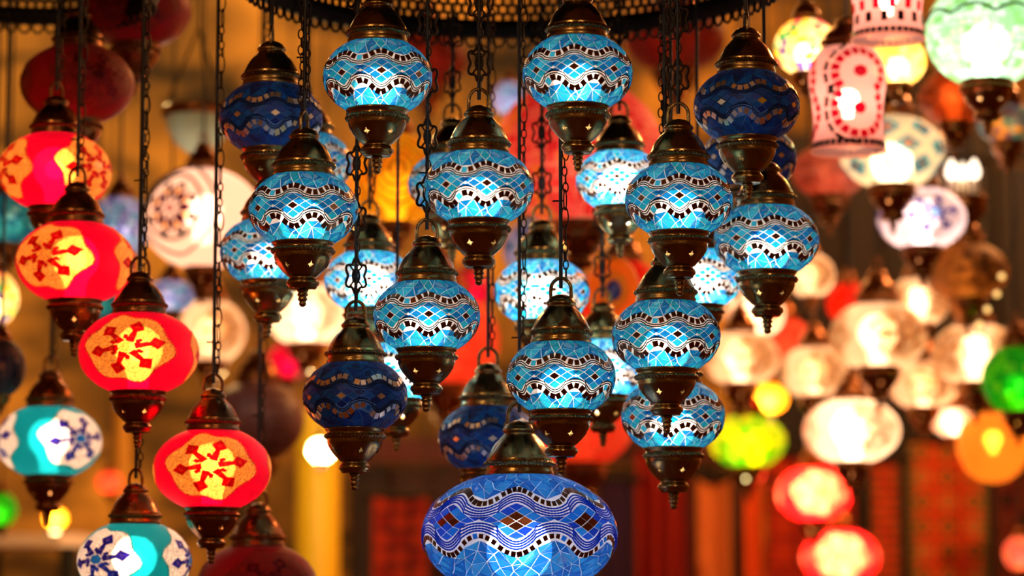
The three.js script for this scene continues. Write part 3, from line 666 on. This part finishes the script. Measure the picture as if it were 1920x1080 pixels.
const PATCHES = [
  ['multi', 1512, 88, 120, 4.0, 0, 'multicoloured patchwork lamp at the upper right, left of the pink tulip lamp', { k: 0.92 }],
  ['yellowWhite', 1683, 115, 105, 4.2, 30, 'glaring yellow white lamp between the pink tulip lamp and the crackle globe', { k: 0.9 }],
  ['crackle', 1848, 62, 222, 3.9, 0, 'big white green crackle globe with dark scallop line in the upper right corner', { k: 0.93, rows: 13, cols: 46, scallops: true, rc: 0.032 }],
  ['pink', 1085, 288, 318, 4.3, 0, 'large pink crackle globe behind the top centre lamps', { k: 0.88, rows: 12, cols: 38, rc: 0.026 }],
  ['orange', 1168, 565, 160, 4.6, 60, 'orange red globe behind the middle right lamps, beside the eye bead', { k: 1.05 }],
  ['green', 1402, 828, 142, 5.85, 15, 'green and yellow lamp at the lower right of the lowest turquoise lamp', { k: 0.73, bulb: 1.3, rows: 6, cols: 14 }],
  ['leaf', 1908, 712, 134, 4.8, 15, 'bright green lamp cut off by the right edge', { k: 1.0 }],
  ['salmon', 1092, 795, 190, 5.2, 0, 'salmon globe glowing behind the cups right of the big royal blue lamp', { k: 0.86 }],
  ['salmon', 835, 640, 200, 5.8, 30, 'salmon globe glowing behind the left centre lamps, with a white hot spot', { k: 0.9 }],
  ['pearl', 1555, 322, 140, 4.7, 0, 'dull pink pearl globe below the pink tulip lamp', { k: 0.75, rows: 6, cols: 16, rc: 0.038 }],
  ['violet', 225, 425, 110, 4.6, 0, 'violet and mint patchwork lamp behind the second glowing red lamp', { k: 1.1 }],
  ['violet', 320, 555, 90, 4.8, 40, 'pale blue patchwork lamp under the large cream flower lamp', { k: 0.7 }],
  ['magenta', 540, 678, 78, 5.9, 0, 'magenta lamp below the leftmost turquoise lamps', { k: 0.9 }],
  ['darkPurple', 2, 690, 92, 3.9, 0, 'unlit dark purple lamp cut off by the left edge', { k: 1.2, rc: 0.03 }],
  ['multi', -12, 560, 95, 4.2, 70, 'multicoloured lamp cut off by the left edge, beside a glowing red lamp', { k: 1.15 }],
  ['tealMix', 18, 412, 120, 4.4, 0, 'teal and white lamp at the left edge below the top glowing red lamp', { k: 0.85 }],
  ['tealMix', 180, 560, 120, 4.9, 40, 'teal and white lamp blurred below the second glowing red lamp', { k: 0.7 }],
  ['gold', 1440, 748, 70, 6.2, 0, 'small golden lamp above the green and yellow lamp', { k: 0.8, bulb: 1.4 }],
  ['band', 1888, 232, 112, 4.5, 0, 'blue and amber banded lamp at the right edge under the crackle globe', { k: 0.72, rc: 0.04 }],
  ['rust', 1265, 70, 190, 5.2, 20, 'dull rust red lamp behind the right part of the lattice crown', { k: 0.7 }],
  ['rust', 800, 110, 150, 5.6, 80, 'dull rust red lamp blurred behind the upper left turquoise lamp', { k: 0.8 }],
  ['salmon', 1470, 640, 110, 5.9, 10, 'pale orange lamp far behind the cream lamps', { k: 0.8 }],
  ['post', 603, 845, 48, 6.2, 0, 'small golden white lamp in front of the yellow post', { k: 0.9, bulb: 1.6 }],
  ['leaf', 2, 955, 60, 5.6, 0, 'small green lamp at the left edge below the teal lamp', { k: 1.1 }],
  ['rose', 482, 788, 178, 5.0, 10, 'unlit dusky rose lamp above the dark red lamp at the bottom', { k: 0.86, rows: 6, cols: 18 }],
  ['gold', 104, 972, 40, 6.1, 0, 'small white lamp below the finial of the upper teal lamp', { k: 0.9, bulb: 1.8 }],
  ['violet', 1018, 468, 150, 5.0, 25, 'pale lilac lamp blurred behind the glaring turquoise lamp in the centre', { k: 0.8 }],
  ['magenta', 878, 545, 84, 6.3, 15, 'magenta lamp blurred right of the lower left turquoise lamp', { k: 0.9 }],
  ['orange', 1590, 568, 78, 5.9, 35, 'small red orange lamp above the cream lamp with the dark cup', { k: 1.0 }],
  ['salmon', 205, 905, 46, 6.2, 0, 'small peach lamp between the two teal lamps', { k: 0.9, bulb: 1.6 }],
  ['pink', 1912, 1038, 60, 5.6, 0, 'pink lamp cut off by the lower right edge', { k: 1.1, rc: 0.03 }],
  ['violet', 955, 185, 60, 5.2, 0, 'small blue lamp blurred beside the top of the pink crackle globe', { k: 1.1 }],
];
for (const p of PATCHES) patchLamp(...p);

// ---------------------------------------------------------------- lamps with a shape or a pattern of their own
// flat drum of cream glass with a dark flower
{
  const M = MEDAL.white, S = surface(0.1, 0.86, 0.03);
  const lamp = startLamp('flower', (t) => {
    reseed(404);
    const globe = shell(t, S, shade(0xffe0d0), bronzeWarm), P = (r, q, f) => { const x = r * Math.cos(f) - q * Math.sin(f), y = r * Math.sin(f) + q * Math.cos(f); return [x * 0.74, 0.06 + y * 0.86]; };
    for (let k = 0; k < 8; k++) {
      const f = (k / 8) * TAU, dark = glass(0x2c0c18, { transmission: 0.6 }), plum = glass(0x4a1830, { transmission: 0.6 });
      mesh('petal_tile', tileGeo(S, [P(0.12, 0, f), P(0.34, -0.13, f), P(0.6, 0, f), P(0.34, 0.13, f)], 0.0014, 0.0003), plum, globe);
      mesh('leaf_tile', tileGeo(S, [P(0.44, 0, f + 0.39), P(0.56, -0.12, f + 0.39), P(0.72, 0, f + 0.39), P(0.56, 0.12, f + 0.39)], 0.0014, 0.0003), dark, globe);
      mesh('dot_tile', tileGeo(S, [0, 1, 2, 3, 4, 5].map((i) => { const c = P(0.42, 0, f + 0.39), a = i / 6 * TAU; return [c[0] + Math.cos(a) * 0.05, c[1] + Math.sin(a) * 0.055]; }), 0.0016, 0.0002), glass(0xffc050), globe);
    }
    mesh('hub_tile', tileGeo(S, [0, 1, 2, 3, 4, 5].map((i) => P(0.11, 0, i / 6 * TAU)), 0.0016, 0.0002), glass(0x8a4048), globe);
    for (const [r, m] of [[0.9, 0.0045], [1.28, 0.004]]) mesh('bead_string', beadLine({ p: (a, v, h) => S.p(Math.cos(a) * r * 0.62, Math.max(-0.97, Math.min(0.97, 0.12 + Math.sin(a) * r * 0.72)), h) }, () => 0, m * 0.7, 90, m * 0.5), darkIron, globe);
    lightUp(t, S, 0xffe4cc, 0.034, 3, 0.8, -0.1);
  }, 'large cream globe lamp with a dark eight-petalled flower, left of the turquoise lamps');
  finish(lamp, 0.1, 380, 410, 225, 4.5, -26 * D2R, { kind: 'cable' });
}
// yellow globe with dark spirals
{
  const S = surface(0.1, 0.9, 0.034);
  const lamp = startLamp('rings', (t) => {
    reseed(505);
    const globe = shell(t, S, shade(0xa87010), bronzeWarm), tones = PATCH.yellow.tiles;
    for (const a0 of [0, 1.55, -1.55, 3.1]) for (let ring = 0; ring < 5; ring++) {
      const r0 = 0.03 + ring * 0.15, r1 = r0 + 0.115, n = ring ? 5 + ring * 5 : 4;
      for (let i = 0; i < n; i++) {
        const f0 = ((i + 0.06) / n) * TAU, f1 = ((i + 0.94) / n) * TAU, q = (r, f) => [a0 + Math.cos(f) * r, 0.05 + Math.sin(f) * r * 1.18];
        const poly = [q(r0, f0), q(r1, f0), q(r1, f1), q(r0, f1)].map(([a, v]) => [a, Math.max(-0.98, Math.min(0.98, v))]);
        mesh('glass_tile', tileGeo(S, poly, 0.001, 0.0004), tones[Math.floor(rnd() * 3)], globe);
      }
    }
    for (const r of [0.162, 0.312, 0.462, 0.612]) mesh('bead_string', beadLine({ p: (a, v, h) => S.p(Math.cos(a) * r, Math.max(-0.97, Math.min(0.97, 0.05 + Math.sin(a) * r * 1.18)), h) }, () => 0, 0.0022, 80, 0.0012), darkIron, globe);
    lightUp(t, S, 0xffe090, 0.034, 8);
  }, 'yellow globe lamp with dark ring patterns behind the upper left turquoise lamp');
  finish(lamp, 0.1, 742, 335, 196, 4.3, 4 * D2R, { kind: 'cable' });
}
// pale globe with sky blue lozenges
{
  const lamp = startLamp('lozenges', (t) => {
    reseed(606);
    const S = redS, globe = shell(t, S, shade(0xf4e4c8), bronzeWarm), blue = [0x1c94c4, 0x38acd0, 0x1880b8].map((c) => glass(c)), core = [0xc86830, 0x6a3018].map((c) => glass(c));
    for (let row = -1; row <= 1; row++) for (let i = 0; i < 8; i++) {
      const a = ((i + (row & 1) / 2) / 8) * TAU, v = row * 0.52, A = 0.3, B = 0.28, q = (k) => [[a - A * k, v], [a, v - B * k], [a + A * k, v], [a, v + B * k]], P = q(1), Q = q(0.45);
      for (let e = 0; e < 4; e++) mesh('lozenge_tile', tileGeo(S, [P[e], P[(e + 1) % 4], Q[(e + 1) % 4], Q[e]], 0.0009, 0.0004), blue[(i + e + row + 3) % 3], globe);
      mesh('lozenge_core', tileGeo(S, q(0.4), 0.0012, 0.0002), core[(i + row + 2) % 2], globe);
    }
    lightUp(t, S, 0xffe8c0, 0.012, 14, 1, 0.35);
  }, 'pale globe lamp with sky blue lozenges at the upper right');
  finish(lamp, redS.R, 1672, 285, 196, 4.5, 10 * D2R, { kind: 'cable' });
}
// string of small lights beside the dim tan lamp
{
  const z = 4.72, P = [[1878, 512], [1869, 545], [1851, 574], [1836, 602]].map(([x, y]) => at(x, y, z)), p0 = P[0].clone();
  const t = thing('string_light', 'string of small amber lights curling below the dim tan lamp', 'light string', p0), L = P.map((p) => p.clone().sub(p0));
  mesh('cord', tube([...L.slice().reverse(), new THREE.Vector3(0.03, 0.1, 0), new THREE.Vector3(0.035, ROOM.top - 0.02 - p0.y, 0)], 0.0014, 60, 5), cableMat, t);
  for (const q of L) mesh('bulb', new THREE.SphereGeometry(0.0055, 12, 8).translate(q.x, q.y - 0.006, q.z), bulbMat(0xffc860, 1.6), t);
}
// orange globe with a yellow and blue eye, flat in front of the orange lamp
{
  const p = at(1150, 546, 4.1), s = sizeOf(100, 546, 4.1) / 0.1;
  const eye = thing('eye_bead', 'amber glass eye bead with a dark blue pupil hanging before the orange red globe', 'ornament', p);
  const disc = (r, t) => lathe([[0, t], [r * 0.6, t * 0.92], [r * 0.9, t * 0.55], [r, 0], [r * 0.9, -t * 0.55], [0, -t]].reverse(), 28).rotateX(Math.PI / 2).scale(s, s * 1.35, s);
  mesh('ring', disc(0.05, 0.012), glass(0xffb828, { transmission: 0.75, roughness: 0.6 }), eye);
  mesh('iris', disc(0.028, 0.006), glass(0xf8c830, { transmission: 0.6, roughness: 0.6 }), eye).position.z = 0.009 * s;
  mesh('pupil', disc(0.015, 0.005), std({ color: 0x1c1c70, roughness: 0.3 }), eye).position.z = 0.013 * s;
  mesh('cord', cyl(0.0012, 0.062 * s, ROOM.top - 0.02 - p.y, 6), cableMat, eye);
  const l = new THREE.Group(); l.name = 'loop'; // small ring that holds the cord
  mesh('ring_wire', new THREE.TorusGeometry(0.006, 0.0015, 6, 16).translate(0, 0.068 * s, 0), iron, l); eye.add(l);
}
// tulip lamps: a waisted glass with a flared mirrored rim
function tulip(px, py, w, h, z, figure, label) {
  const p = at(px, py, z), m = sizeOf(1, py, z), R = w / 2 * m, Hh = h / 2 * m;
  const t = thing('tulip_lamp', label, 'lamp', p);
  const knots = [[-1.01, 1.0], [-0.9, 0.965], [-0.65, 0.93], [-0.35, 0.92], [0, 0.96], [0.3, 1.03], [0.55, 1.03], [0.78, 0.93], [0.92, 0.8], [1.01, 0.68]];
  const prof = (v) => { let k = 0; while (k < knots.length - 2 && v > knots[k + 1][0]) k++; const q = (v - knots[k][0]) / (knots[k + 1][0] - knots[k][0]), e = q * q * (3 - 2 * q) * 0.5 + q * 0.5; return R * (knots[k][1] + (knots[k + 1][1] - knots[k][1]) * e); };   // v -1 bottom .. 1 top
  const S = { R, cut: Hh, p: (a, v, d = 0) => new THREE.Vector3(Math.sin(a) * (prof(v) + d), v * Hh, Math.cos(a) * (prof(v) + d)) };
  const pts = []; for (let i = 0; i <= 30; i++) { const v = -1 + i / 15; pts.push([prof(v), v * Hh]); }
  const globe = mesh('globe', lathe(pts, 56), shade(0xf4b8b4, { roughness: 0.6 }), t);
  mesh('flare_rim', new THREE.TorusGeometry(prof(-1), R * 0.025, 7, 56).rotateX(Math.PI / 2).translate(0, -Hh, 0), glass(0xf0c8b8), globe);
  const red = glass(0xa80428, { transmission: 0.7 }), dk = std({ color: 0x2a0c10, metalness: 0.6, roughness: 0.3 });
  for (let i = 0; i < 34; i++) { const a = (i / 34) * TAU, d = 0.42 / 34 * TAU; mesh('mirror_tile', tileGeo(S, [[a - d, -0.97], [a + d, -0.97], [a + d, -0.84], [a - d, -0.84]], R * 0.02, 0.0002), dk, globe); }
  if (figure) for (const c of [0.22, 0.22 + TAU / 3, 0.22 - TAU / 3]) {
    // a chain of red and dark pieces round two stacked discs
    for (const [vc, rr] of [[0.42, 0.36], [-0.28, 0.4]]) {
      for (let i = 0; i < 16; i++) {
        const f = (i / 16) * TAU, g = ((i + 0.8) / 16) * TAU;
        if ((vc > 0 && Math.sin(f + 0.2) < -0.75) || (vc < 0 && Math.sin(f + 0.2) > 0.75)) continue;
        const q = (r, x) => [c + Math.cos(x) * r * 1.55, vc + Math.sin(x) * r];
        mesh('red_tile', tileGeo(S, [q(rr, f), q(rr + 0.16, f), q(rr + 0.16, g), q(rr, g)], R * 0.02, 0.0002), red, globe);
        if (Math.cos(f) < -0.3) mesh('dark_tile', tileGeo(S, [q(rr + 0.22, f), q(rr + 0.3, f), q(rr + 0.3, g), q(rr + 0.22, g)], R * 0.02, 0.0002), dk, globe);
      }
      mesh('dot_tile', tileGeo(S, [0, 1, 2, 3, 4, 5, 6, 7].map((i) => [c + Math.cos(i / 8 * TAU) * 0.2, vc + 0.02 + Math.sin(i / 8 * TAU) * 0.12]), R * 0.03, 0.0002), red, globe);
    }
  } else for (let i = 0; i < 26; i++) for (let r = 0; r < 3; r++) { const a = (i / 26) * TAU, d = 0.4 / 26 * TAU; if ((i + r) % 2) mesh('red_tile', tileGeo(S, [[a - d, -0.7 + r * 0.3], [a + d, -0.7 + r * 0.3], [a + d, -0.46 + r * 0.3], [a - d, -0.46 + r * 0.3]], R * 0.02, 0.0002), r ? red : dk, globe); }
  const K = kit(prof(1) * 1.02), cap = mesh('cap', K.cap, bronzeWarm, t); cap.position.y = Hh; cap.scale.y = 0.8;
  mesh('rope_ring', K.capRope, bronzeWarm, cap);
  const b = mesh('bulb', bulbGeo, bulbMat(0xffe0c0, 24), t); b.scale.setScalar(R / 0.055);
  const l = new THREE.PointLight(0xffe0c0, 0.014 * (R / 0.06) ** 2); l.name = 'bulb_light'; l.castShadow = true; l.shadow.radius = 1; t.add(l);
  mesh('cable', cyl(0.0022, Hh + prof(1) * 1.25, ROOM.top - 0.02 - p.y, 7), cableMat, t);
  return t;
}
tulip(1590, 188, 140, 195, 3.75, true, 'pink waisted tulip lamp with a red figure-eight chain and dotted discs, upper right');
tulip(1664, -4, 138, 160, 3.65, false, 'pink tulip lamp with mirrored flared rim cut off by the top edge, upper right');
// glass bowl on a dark rim, behind the cream flower lamp
{
  const p = at(372, 218, 4.6), m = sizeOf(1, 218, 4.6), r = 66 * m;
  const t = thing('bowl_lamp', 'unlit opal glass bowl lamp with dark rim above the cream flower lamp', 'lamp', p);
  mesh('bowl', lathe([[0.02 * r, -1.1 * r], [0.3 * r, -1.05 * r], [0.62 * r, -0.8 * r], [0.86 * r, -0.4 * r], [0.97 * r, 0], [0.94 * r, 0], [0.83 * r, -0.38 * r], [0.6 * r, -0.75 * r], [0.3 * r, -1 * r], [0.02 * r, -1.05 * r]], 40), glass(0xb8c8b0, { transmission: 0.5 }), t);
  mesh('rim', lathe([[0.95 * r, -0.05 * r], [1.03 * r, -0.04 * r], [1.04 * r, 0.2 * r], [1.0 * r, 0.26 * r], [0.94 * r, 0.24 * r], [0.93 * r, -0.05 * r]], 40), bronzeWarm, t);
  for (let k = 0; k < 3; k++) { const a = k / 3 * TAU + 0.4; mesh('hanging_rod', tube([new THREE.Vector3(Math.sin(a) * r, 0.2 * r, Math.cos(a) * r), new THREE.Vector3(0, 2.6 * r, 0)], 0.0022, 3, 6), darkIron, t); }
  mesh('cable', cyl(0.0025, 2.55 * r, ROOM.top - 0.02 - p.y, 7), cableMat, t);
}
// crescent-lit yellow globe at the right edge: a wide bowl
{
  const p = at(1862, 838, 5.4), m = sizeOf(1, 838, 5.4), r = 68 * m;
  const t = thing('bowl_lamp', 'yellow and pink glass bowl lamp at the right edge below the green lamp', 'lamp', p);
  mesh('bowl', lathe([[0.02 * r, -1.0 * r], [0.4 * r, -0.92 * r], [0.75 * r, -0.66 * r], [0.95 * r, -0.25 * r], [1.0 * r, 0.15 * r], [0.9 * r, 0.55 * r], [0.6 * r, 0.85 * r], [0.35 * r, 0.95 * r]], 44), shade(0xf8a848), t);
  mesh('collar', lathe([[0.34 * r, 0.9 * r], [0.42 * r, 0.92 * r], [0.4 * r, 1.1 * r], [0.2 * r, 1.35 * r], [0.0, 1.4 * r]].reverse(), 30), bronzeWarm, t);
  const b = mesh('bulb', bulbGeo, bulbMat(0xffd880, 14), t); b.position.y = 0.2 * r;
  const l = new THREE.PointLight(0xffd880, 0.045); l.name = 'bulb_light'; l.castShadow = true; l.position.y = 0.2 * r; t.add(l);
  mesh('cable', cyl(0.0025, 1.38 * r, ROOM.top - 0.02 - p.y, 7), cableMat, t);
}
// candle arm lamp with white flame bulbs
{
  const p = at(1806, 372, 4.7), m = sizeOf(1, 372, 4.7);
  const t = thing('candle_lamp', 'small fitting with three white candle bulbs over a dark cup, upper right', 'lamp', p);
  mesh('cup', kit(46 * m).cup, bronzeWarm, t);
  for (const [dx, dz] of [[-22, 6], [2, -14], [20, 10]]) {
    const c = mesh('candle', lathe([[0, 0], [9, 0], [9, 30], [6, 34], [0, 34]].map((q) => [q[0] * m, q[1] * m]).reverse(), 16), std({ color: 0xf0e0c8, roughness: 0.6 }), t); c.position.set(dx * m, 0, dz * m);
    mesh('flame_bulb', lathe([[0, 34], [9, 38], [12, 48], [9, 60], [3, 72], [0, 74]].map((q) => [q[0] * m, q[1] * m]).reverse(), 16), bulbMat(0xffe8c8, 3), c);
  }
  const l = new THREE.PointLight(0xffe0b0, 0.05); l.name = 'bulb_light'; l.castShadow = true; l.position.set(2 * m, 52 * m, -14 * m); t.add(l);
  mesh('cable', cyl(0.0022, 0, ROOM.top - 0.02 - p.y, 7), cableMat, t);
}

// ---------------------------------------------------------------- the room
const plaster = std({ color: 0xffffff, map: plasterMap, bumpMap: plasterBump, bumpScale: 0.02, roughness: 0.9 });
const wood = std({ color: 0xffffff, map: woodMap, roughness: 0.7 });
function slab(w, h, d, uvScale) { const g = new THREE.BoxGeometry(w, h, d); const u = g.attributes.uv; for (let i = 0; i < u.count; i++) u.setXY(i, u.getX(i) * uvScale * Math.max(w, d), u.getY(i) * uvScale * h); return g; }
const depth = ROOM.front - ROOM.back, midZ = (ROOM.front + ROOM.back) / 2;
struct('wall_back', slab(ROOM.x * 2, ROOM.top, 0.2, 0.42), plaster, [0, ROOM.top / 2, ROOM.back - 0.1]);
struct('wall_front', slab(ROOM.x * 2, ROOM.top, 0.2, 0.42), plaster, [0, ROOM.top / 2, ROOM.front + 0.1]);
struct('wall_left', slab(0.2, ROOM.top, depth, 0.42), plaster, [-ROOM.x - 0.1, ROOM.top / 2, midZ]);
struct('wall_right', slab(0.2, ROOM.top, depth, 0.42), plaster, [ROOM.x + 0.1, ROOM.top / 2, midZ]);
struct('ceiling', slab(ROOM.x * 2 + 0.4, 0.2, depth + 0.4, 0.6), wood, [0, ROOM.top + 0.1, midZ]);
struct('floor', slab(ROOM.x * 2 + 0.4, 0.2, depth + 0.4, 0.6), wood, [0, -0.1, midZ]);
// ---------------------------------------------------------------- partitions, rugs, posts and racks behind the lamps
const boardTones = [0x28130a, 0x1e0e07, 0x30180c, 0x241006].map((color) => std({ color, map: woodMap, roughness: 0.65 }));
const redTones = [0x6a1a0c, 0x58140a, 0x7a2410, 0x4a1008].map((color) => std({ color, map: woodMap, roughness: 0.65 }));
function boardGeo(w, h, d) {
  const e = Math.min(w, d) * 0.15, sh = new THREE.Shape();
  sh.moveTo(-w / 2 + e, -d / 2); sh.lineTo(w / 2 - e, -d / 2); sh.lineTo(w / 2, -d / 2 + e); sh.lineTo(w / 2, d / 2 - e); sh.lineTo(w / 2 - e, d / 2); sh.lineTo(-w / 2 + e, d / 2); sh.lineTo(-w / 2, d / 2 - e); sh.lineTo(-w / 2, -d / 2 + e); sh.closePath();
  return new THREE.ExtrudeGeometry(sh, { depth: h, bevelEnabled: false }).rotateX(-Math.PI / 2);
}
function partition(x0, x1, topPx, z, tones, n, label, rail) {
  const a = at(x0, topPx, z), b = at(x1, topPx, z), w = (b.x - a.x) / n;
  const t = thing('wooden_partition', label, 'partition', new THREE.Vector3((a.x + b.x) / 2, 0, -z));
  const g = boardGeo(w * 0.97, a.y, 0.04);
  for (let i = 0; i < n; i++) { const m = mesh('plank', g, tones[Math.floor(rnd() * tones.length)], t); m.position.set((i + 0.5) * w - (b.x - a.x) / 2, 0, jit(0.006)); m.scale.y = 1 - rnd() * 0.01; }
  mesh('top_rail', boardGeo(b.x - a.x + 0.06, 0.07, 0.09), rail ?? tones[0], t).position.y = a.y;
  return t;
}
reseed(900);
partition(1435, 2080, 300, 7.6, boardTones, 9, 'tall dark plank partition behind the cream lamps on the right');
partition(655, 1425, 868, 7.5, redTones, 10, 'low reddish plank partition behind the big royal blue lamp', std({ color: 0xc86820, map: woodMap, roughness: 0.6 }));
function rugTexture(ground, band, motif, dark, k) {
  return noiseTexture(192, (u, v) => {
    const X = u * 3, Y = v * 5, fx = X - Math.floor(X) - 0.5, fy = Y - Math.floor(Y) - 0.5, d = Math.abs(fx) + Math.abs(fy) * 0.9;
    const edge = Math.min(u, 1 - u) < 0.08, row = Math.floor(Y), th = 0.85 + 0.3 * hash(Math.floor(u * 96), Math.floor(v * 192), k);
    let c = ground;
    if (Math.abs(fy) > 0.42) c = band; else if (d < 0.14) c = ground; else if (d < 0.36) c = (row + Math.floor(X)) % 3 ? motif : dark; else if (Math.abs(fx) > 0.44) c = band;
    if (edge) c = Math.floor(v * 30) % 2 ? motif : dark;
    return c.map((q) => q * th);
  }, true);
}
// a woven rug or cloth hanging over a rail, in soft folds
function hanging(name, label, category, x0, x1, topPx, z, map, color, folds, depthOf_) {
  const a = at(x0, topPx, z), b = at(x1, topPx, z), w = b.x - a.x, h = a.y - 0.35;
  const t = thing(name, label, category, new THREE.Vector3((a.x + b.x) / 2, a.y, -z));
  const nx = 40, ny = 14, pos = [], idx = [], uv = [];
  for (const side of [0.006, -0.006]) for (let j = 0; j <= ny; j++) for (let i = 0; i <= nx; i++) {
    const u = i / nx, v = j / ny, f = Math.cos(u * folds * TAU + v * 0.6) * depthOf_ * (0.35 + 0.65 * v);
    pos.push((u - 0.5) * w, -v * h, f + side); uv.push(u, -v * h / w / 1.6);
  }
  const N = (nx + 1) * (ny + 1);
  for (let s2 = 0; s2 < 2; s2++) for (let j = 0; j < ny; j++) for (let i = 0; i < nx; i++) { const p = s2 * N + j * (nx + 1) + i, q = p + nx + 1; s2 ? idx.push(p, p + 1, q, q, p + 1, q + 1) : idx.push(p, q, p + 1, q, q + 1, p + 1); }
  const m = std({ color, map, roughness: 0.95 });
  mesh('cloth', geo(pos, idx, uv), m, t);
  mesh('rod', new THREE.CylinderGeometry(0.012, 0.012, w + 0.06, 10).rotateZ(Math.PI / 2), darkIron, t);
  for (const sx of [-1, 1]) mesh('cord', cyl(0.003, 0.005, ROOM.top - 0.01 - a.y, 6).translate(sx * w * 0.46, 0, 0), cableMat, t);
  return t;
}
const O = [0.86, 0.36, 0.07], RD = [0.62, 0.1, 0.04], GN = [0.36, 0.36, 0.16], DK = [0.2, 0.07, 0.04], TN = [0.62, 0.46, 0.24];
hanging('kilim_rug', 'narrow orange and green kilim right of the two coral lamps', 'rug', 1630, 1686, 862, 7.16, rugTexture(RD, O, GN, DK, 1), 0xffffff, 1, 0.01);
hanging('kilim_rug', 'wide orange kilim with grey green diamonds at the lower right', 'rug', 1702, 1846, 826, 7.3, rugTexture(O, RD, GN, TN, 2), 0xffffff, 1, 0.012);
hanging('kilim_rug', 'dark red kilim with tan edge at the lower right corner', 'rug', 1864, 1985, 880, 7.15, rugTexture(DK, RD, TN, DK, 3), 0xb06050, 1, 0.012);
hanging('kilim_rug', 'orange red kilim behind the coral lamps', 'rug', 1436, 1600, 852, 7.3, rugTexture(O, RD, O, RD, 4), 0xc89060, 2, 0.02);
hanging('kilim_rug', 'mottled red kilim left of the big royal blue lamp', 'rug', 700, 802, 930, 7.1, rugTexture(RD, DK, O, RD, 5), 0xd09080, 1, 0.015);
hanging('curtain', 'deep maroon curtain right of the big royal blue lamp', 'curtain', 1192, 1288, 842, 7.1, null, 0x8a1408, 3, 0.03);
hanging('curtain', 'dark violet curtain at the right edge of the big royal blue lamp', 'curtain', 1128, 1182, 900, 7.0, null, 0x2c1440, 2, 0.02);
hanging('curtain', 'tan cloth hanging right of the maroon curtain', 'curtain', 1306, 1370, 900, 7.22, null, 0xd08040, 1, 0.02);
hanging('curtain', 'narrow orange cloth twisted beside the tan cloth', 'curtain', 1394, 1428, 896, 7.06, null, 0xd86018, 1, 0.03);
function post(x0, x1, topPx, z, color, label) {
  const a = at(x0, topPx, z), b = at(x1, topPx, z), r = (b.x - a.x) / 2;
  const t = thing('painted_post', label, 'post', new THREE.Vector3((a.x + b.x) / 2, 0, -z)), m = std({ color, roughness: 0.5 });
  mesh('shaft', lathe([[0, 0.1], [r, 0.1], [r * 0.98, a.y * 0.5], [r * 0.95, a.y - 0.1], [0, a.y - 0.1]].reverse(), 28), m, t);
  mesh('base', lathe([[0, 0], [r * 1.35, 0], [r * 1.35, 0.06], [r * 1.1, 0.1], [r, 0.13], [0, 0.13]].reverse(), 28), m, t);
  mesh('capital', lathe([[r * 0.95, a.y - 0.12], [r * 1.1, a.y - 0.09], [r * 1.3, a.y - 0.03], [r * 1.35, a.y], [0, a.y]].reverse(), 28), m, t);
}
post(556, 640, 772, 6.9, 0xf0c820, 'bright yellow post rising behind the lower left navy lamp');
post(212, 248, 690, 6.9, 0xd09010, 'slim ochre post between the teal lamp and the glowing red lamps');
{
  const z = 6.6, a = at(-60, 1028, z), b = at(172, 1028, z);
  const t = thing('display_rack', 'pale topped display rack in the lower left corner', 'rack', new THREE.Vector3((a.x + b.x) / 2, 0, -z)), w = b.x - a.x, pale = std({ color: 0xf0d8c8, roughness: 0.6 });
  for (const y of [a.y, a.y - 0.45, a.y - 0.9]) mesh('shelf', boardGeo(w, 0.03, 0.4), pale, t).position.y = y;
  for (const sx of [-1, 1]) for (const sz of [-1, 1]) mesh('upright', boardGeo(0.04, a.y, 0.04), boardTones[0], t).position.set(sx * (w / 2 - 0.03), 0, sz * 0.16);
}
for (const [x, y, z, I, color, where] of SHOP_BULBS) {
  const t = thing('ceiling_lamp', 'bare warm shop bulb under the ceiling ' + where, 'lamp', new THREE.Vector3(x, y, z), 'bare shop bulbs');
  mesh('bulb', bulbGeo.clone().scale(2.6, -2.6, 2.6), bulbMat(color, 40), t);
  mesh('socket', lathe([[0, 0.05], [0.024, 0.052], [0.026, 0.1], [0.012, 0.12], [0, 0.122]].reverse(), 18), darkIron, t);
  mesh('cord', cyl(0.004, 0.11, ROOM.top - y, 7), cableMat, t);
  const l = new THREE.PointLight(color, I); l.name = 'bulb_light'; l.castShadow = true; l.shadow.radius = 2; t.add(l);
}

renderer.render(scene, camera);
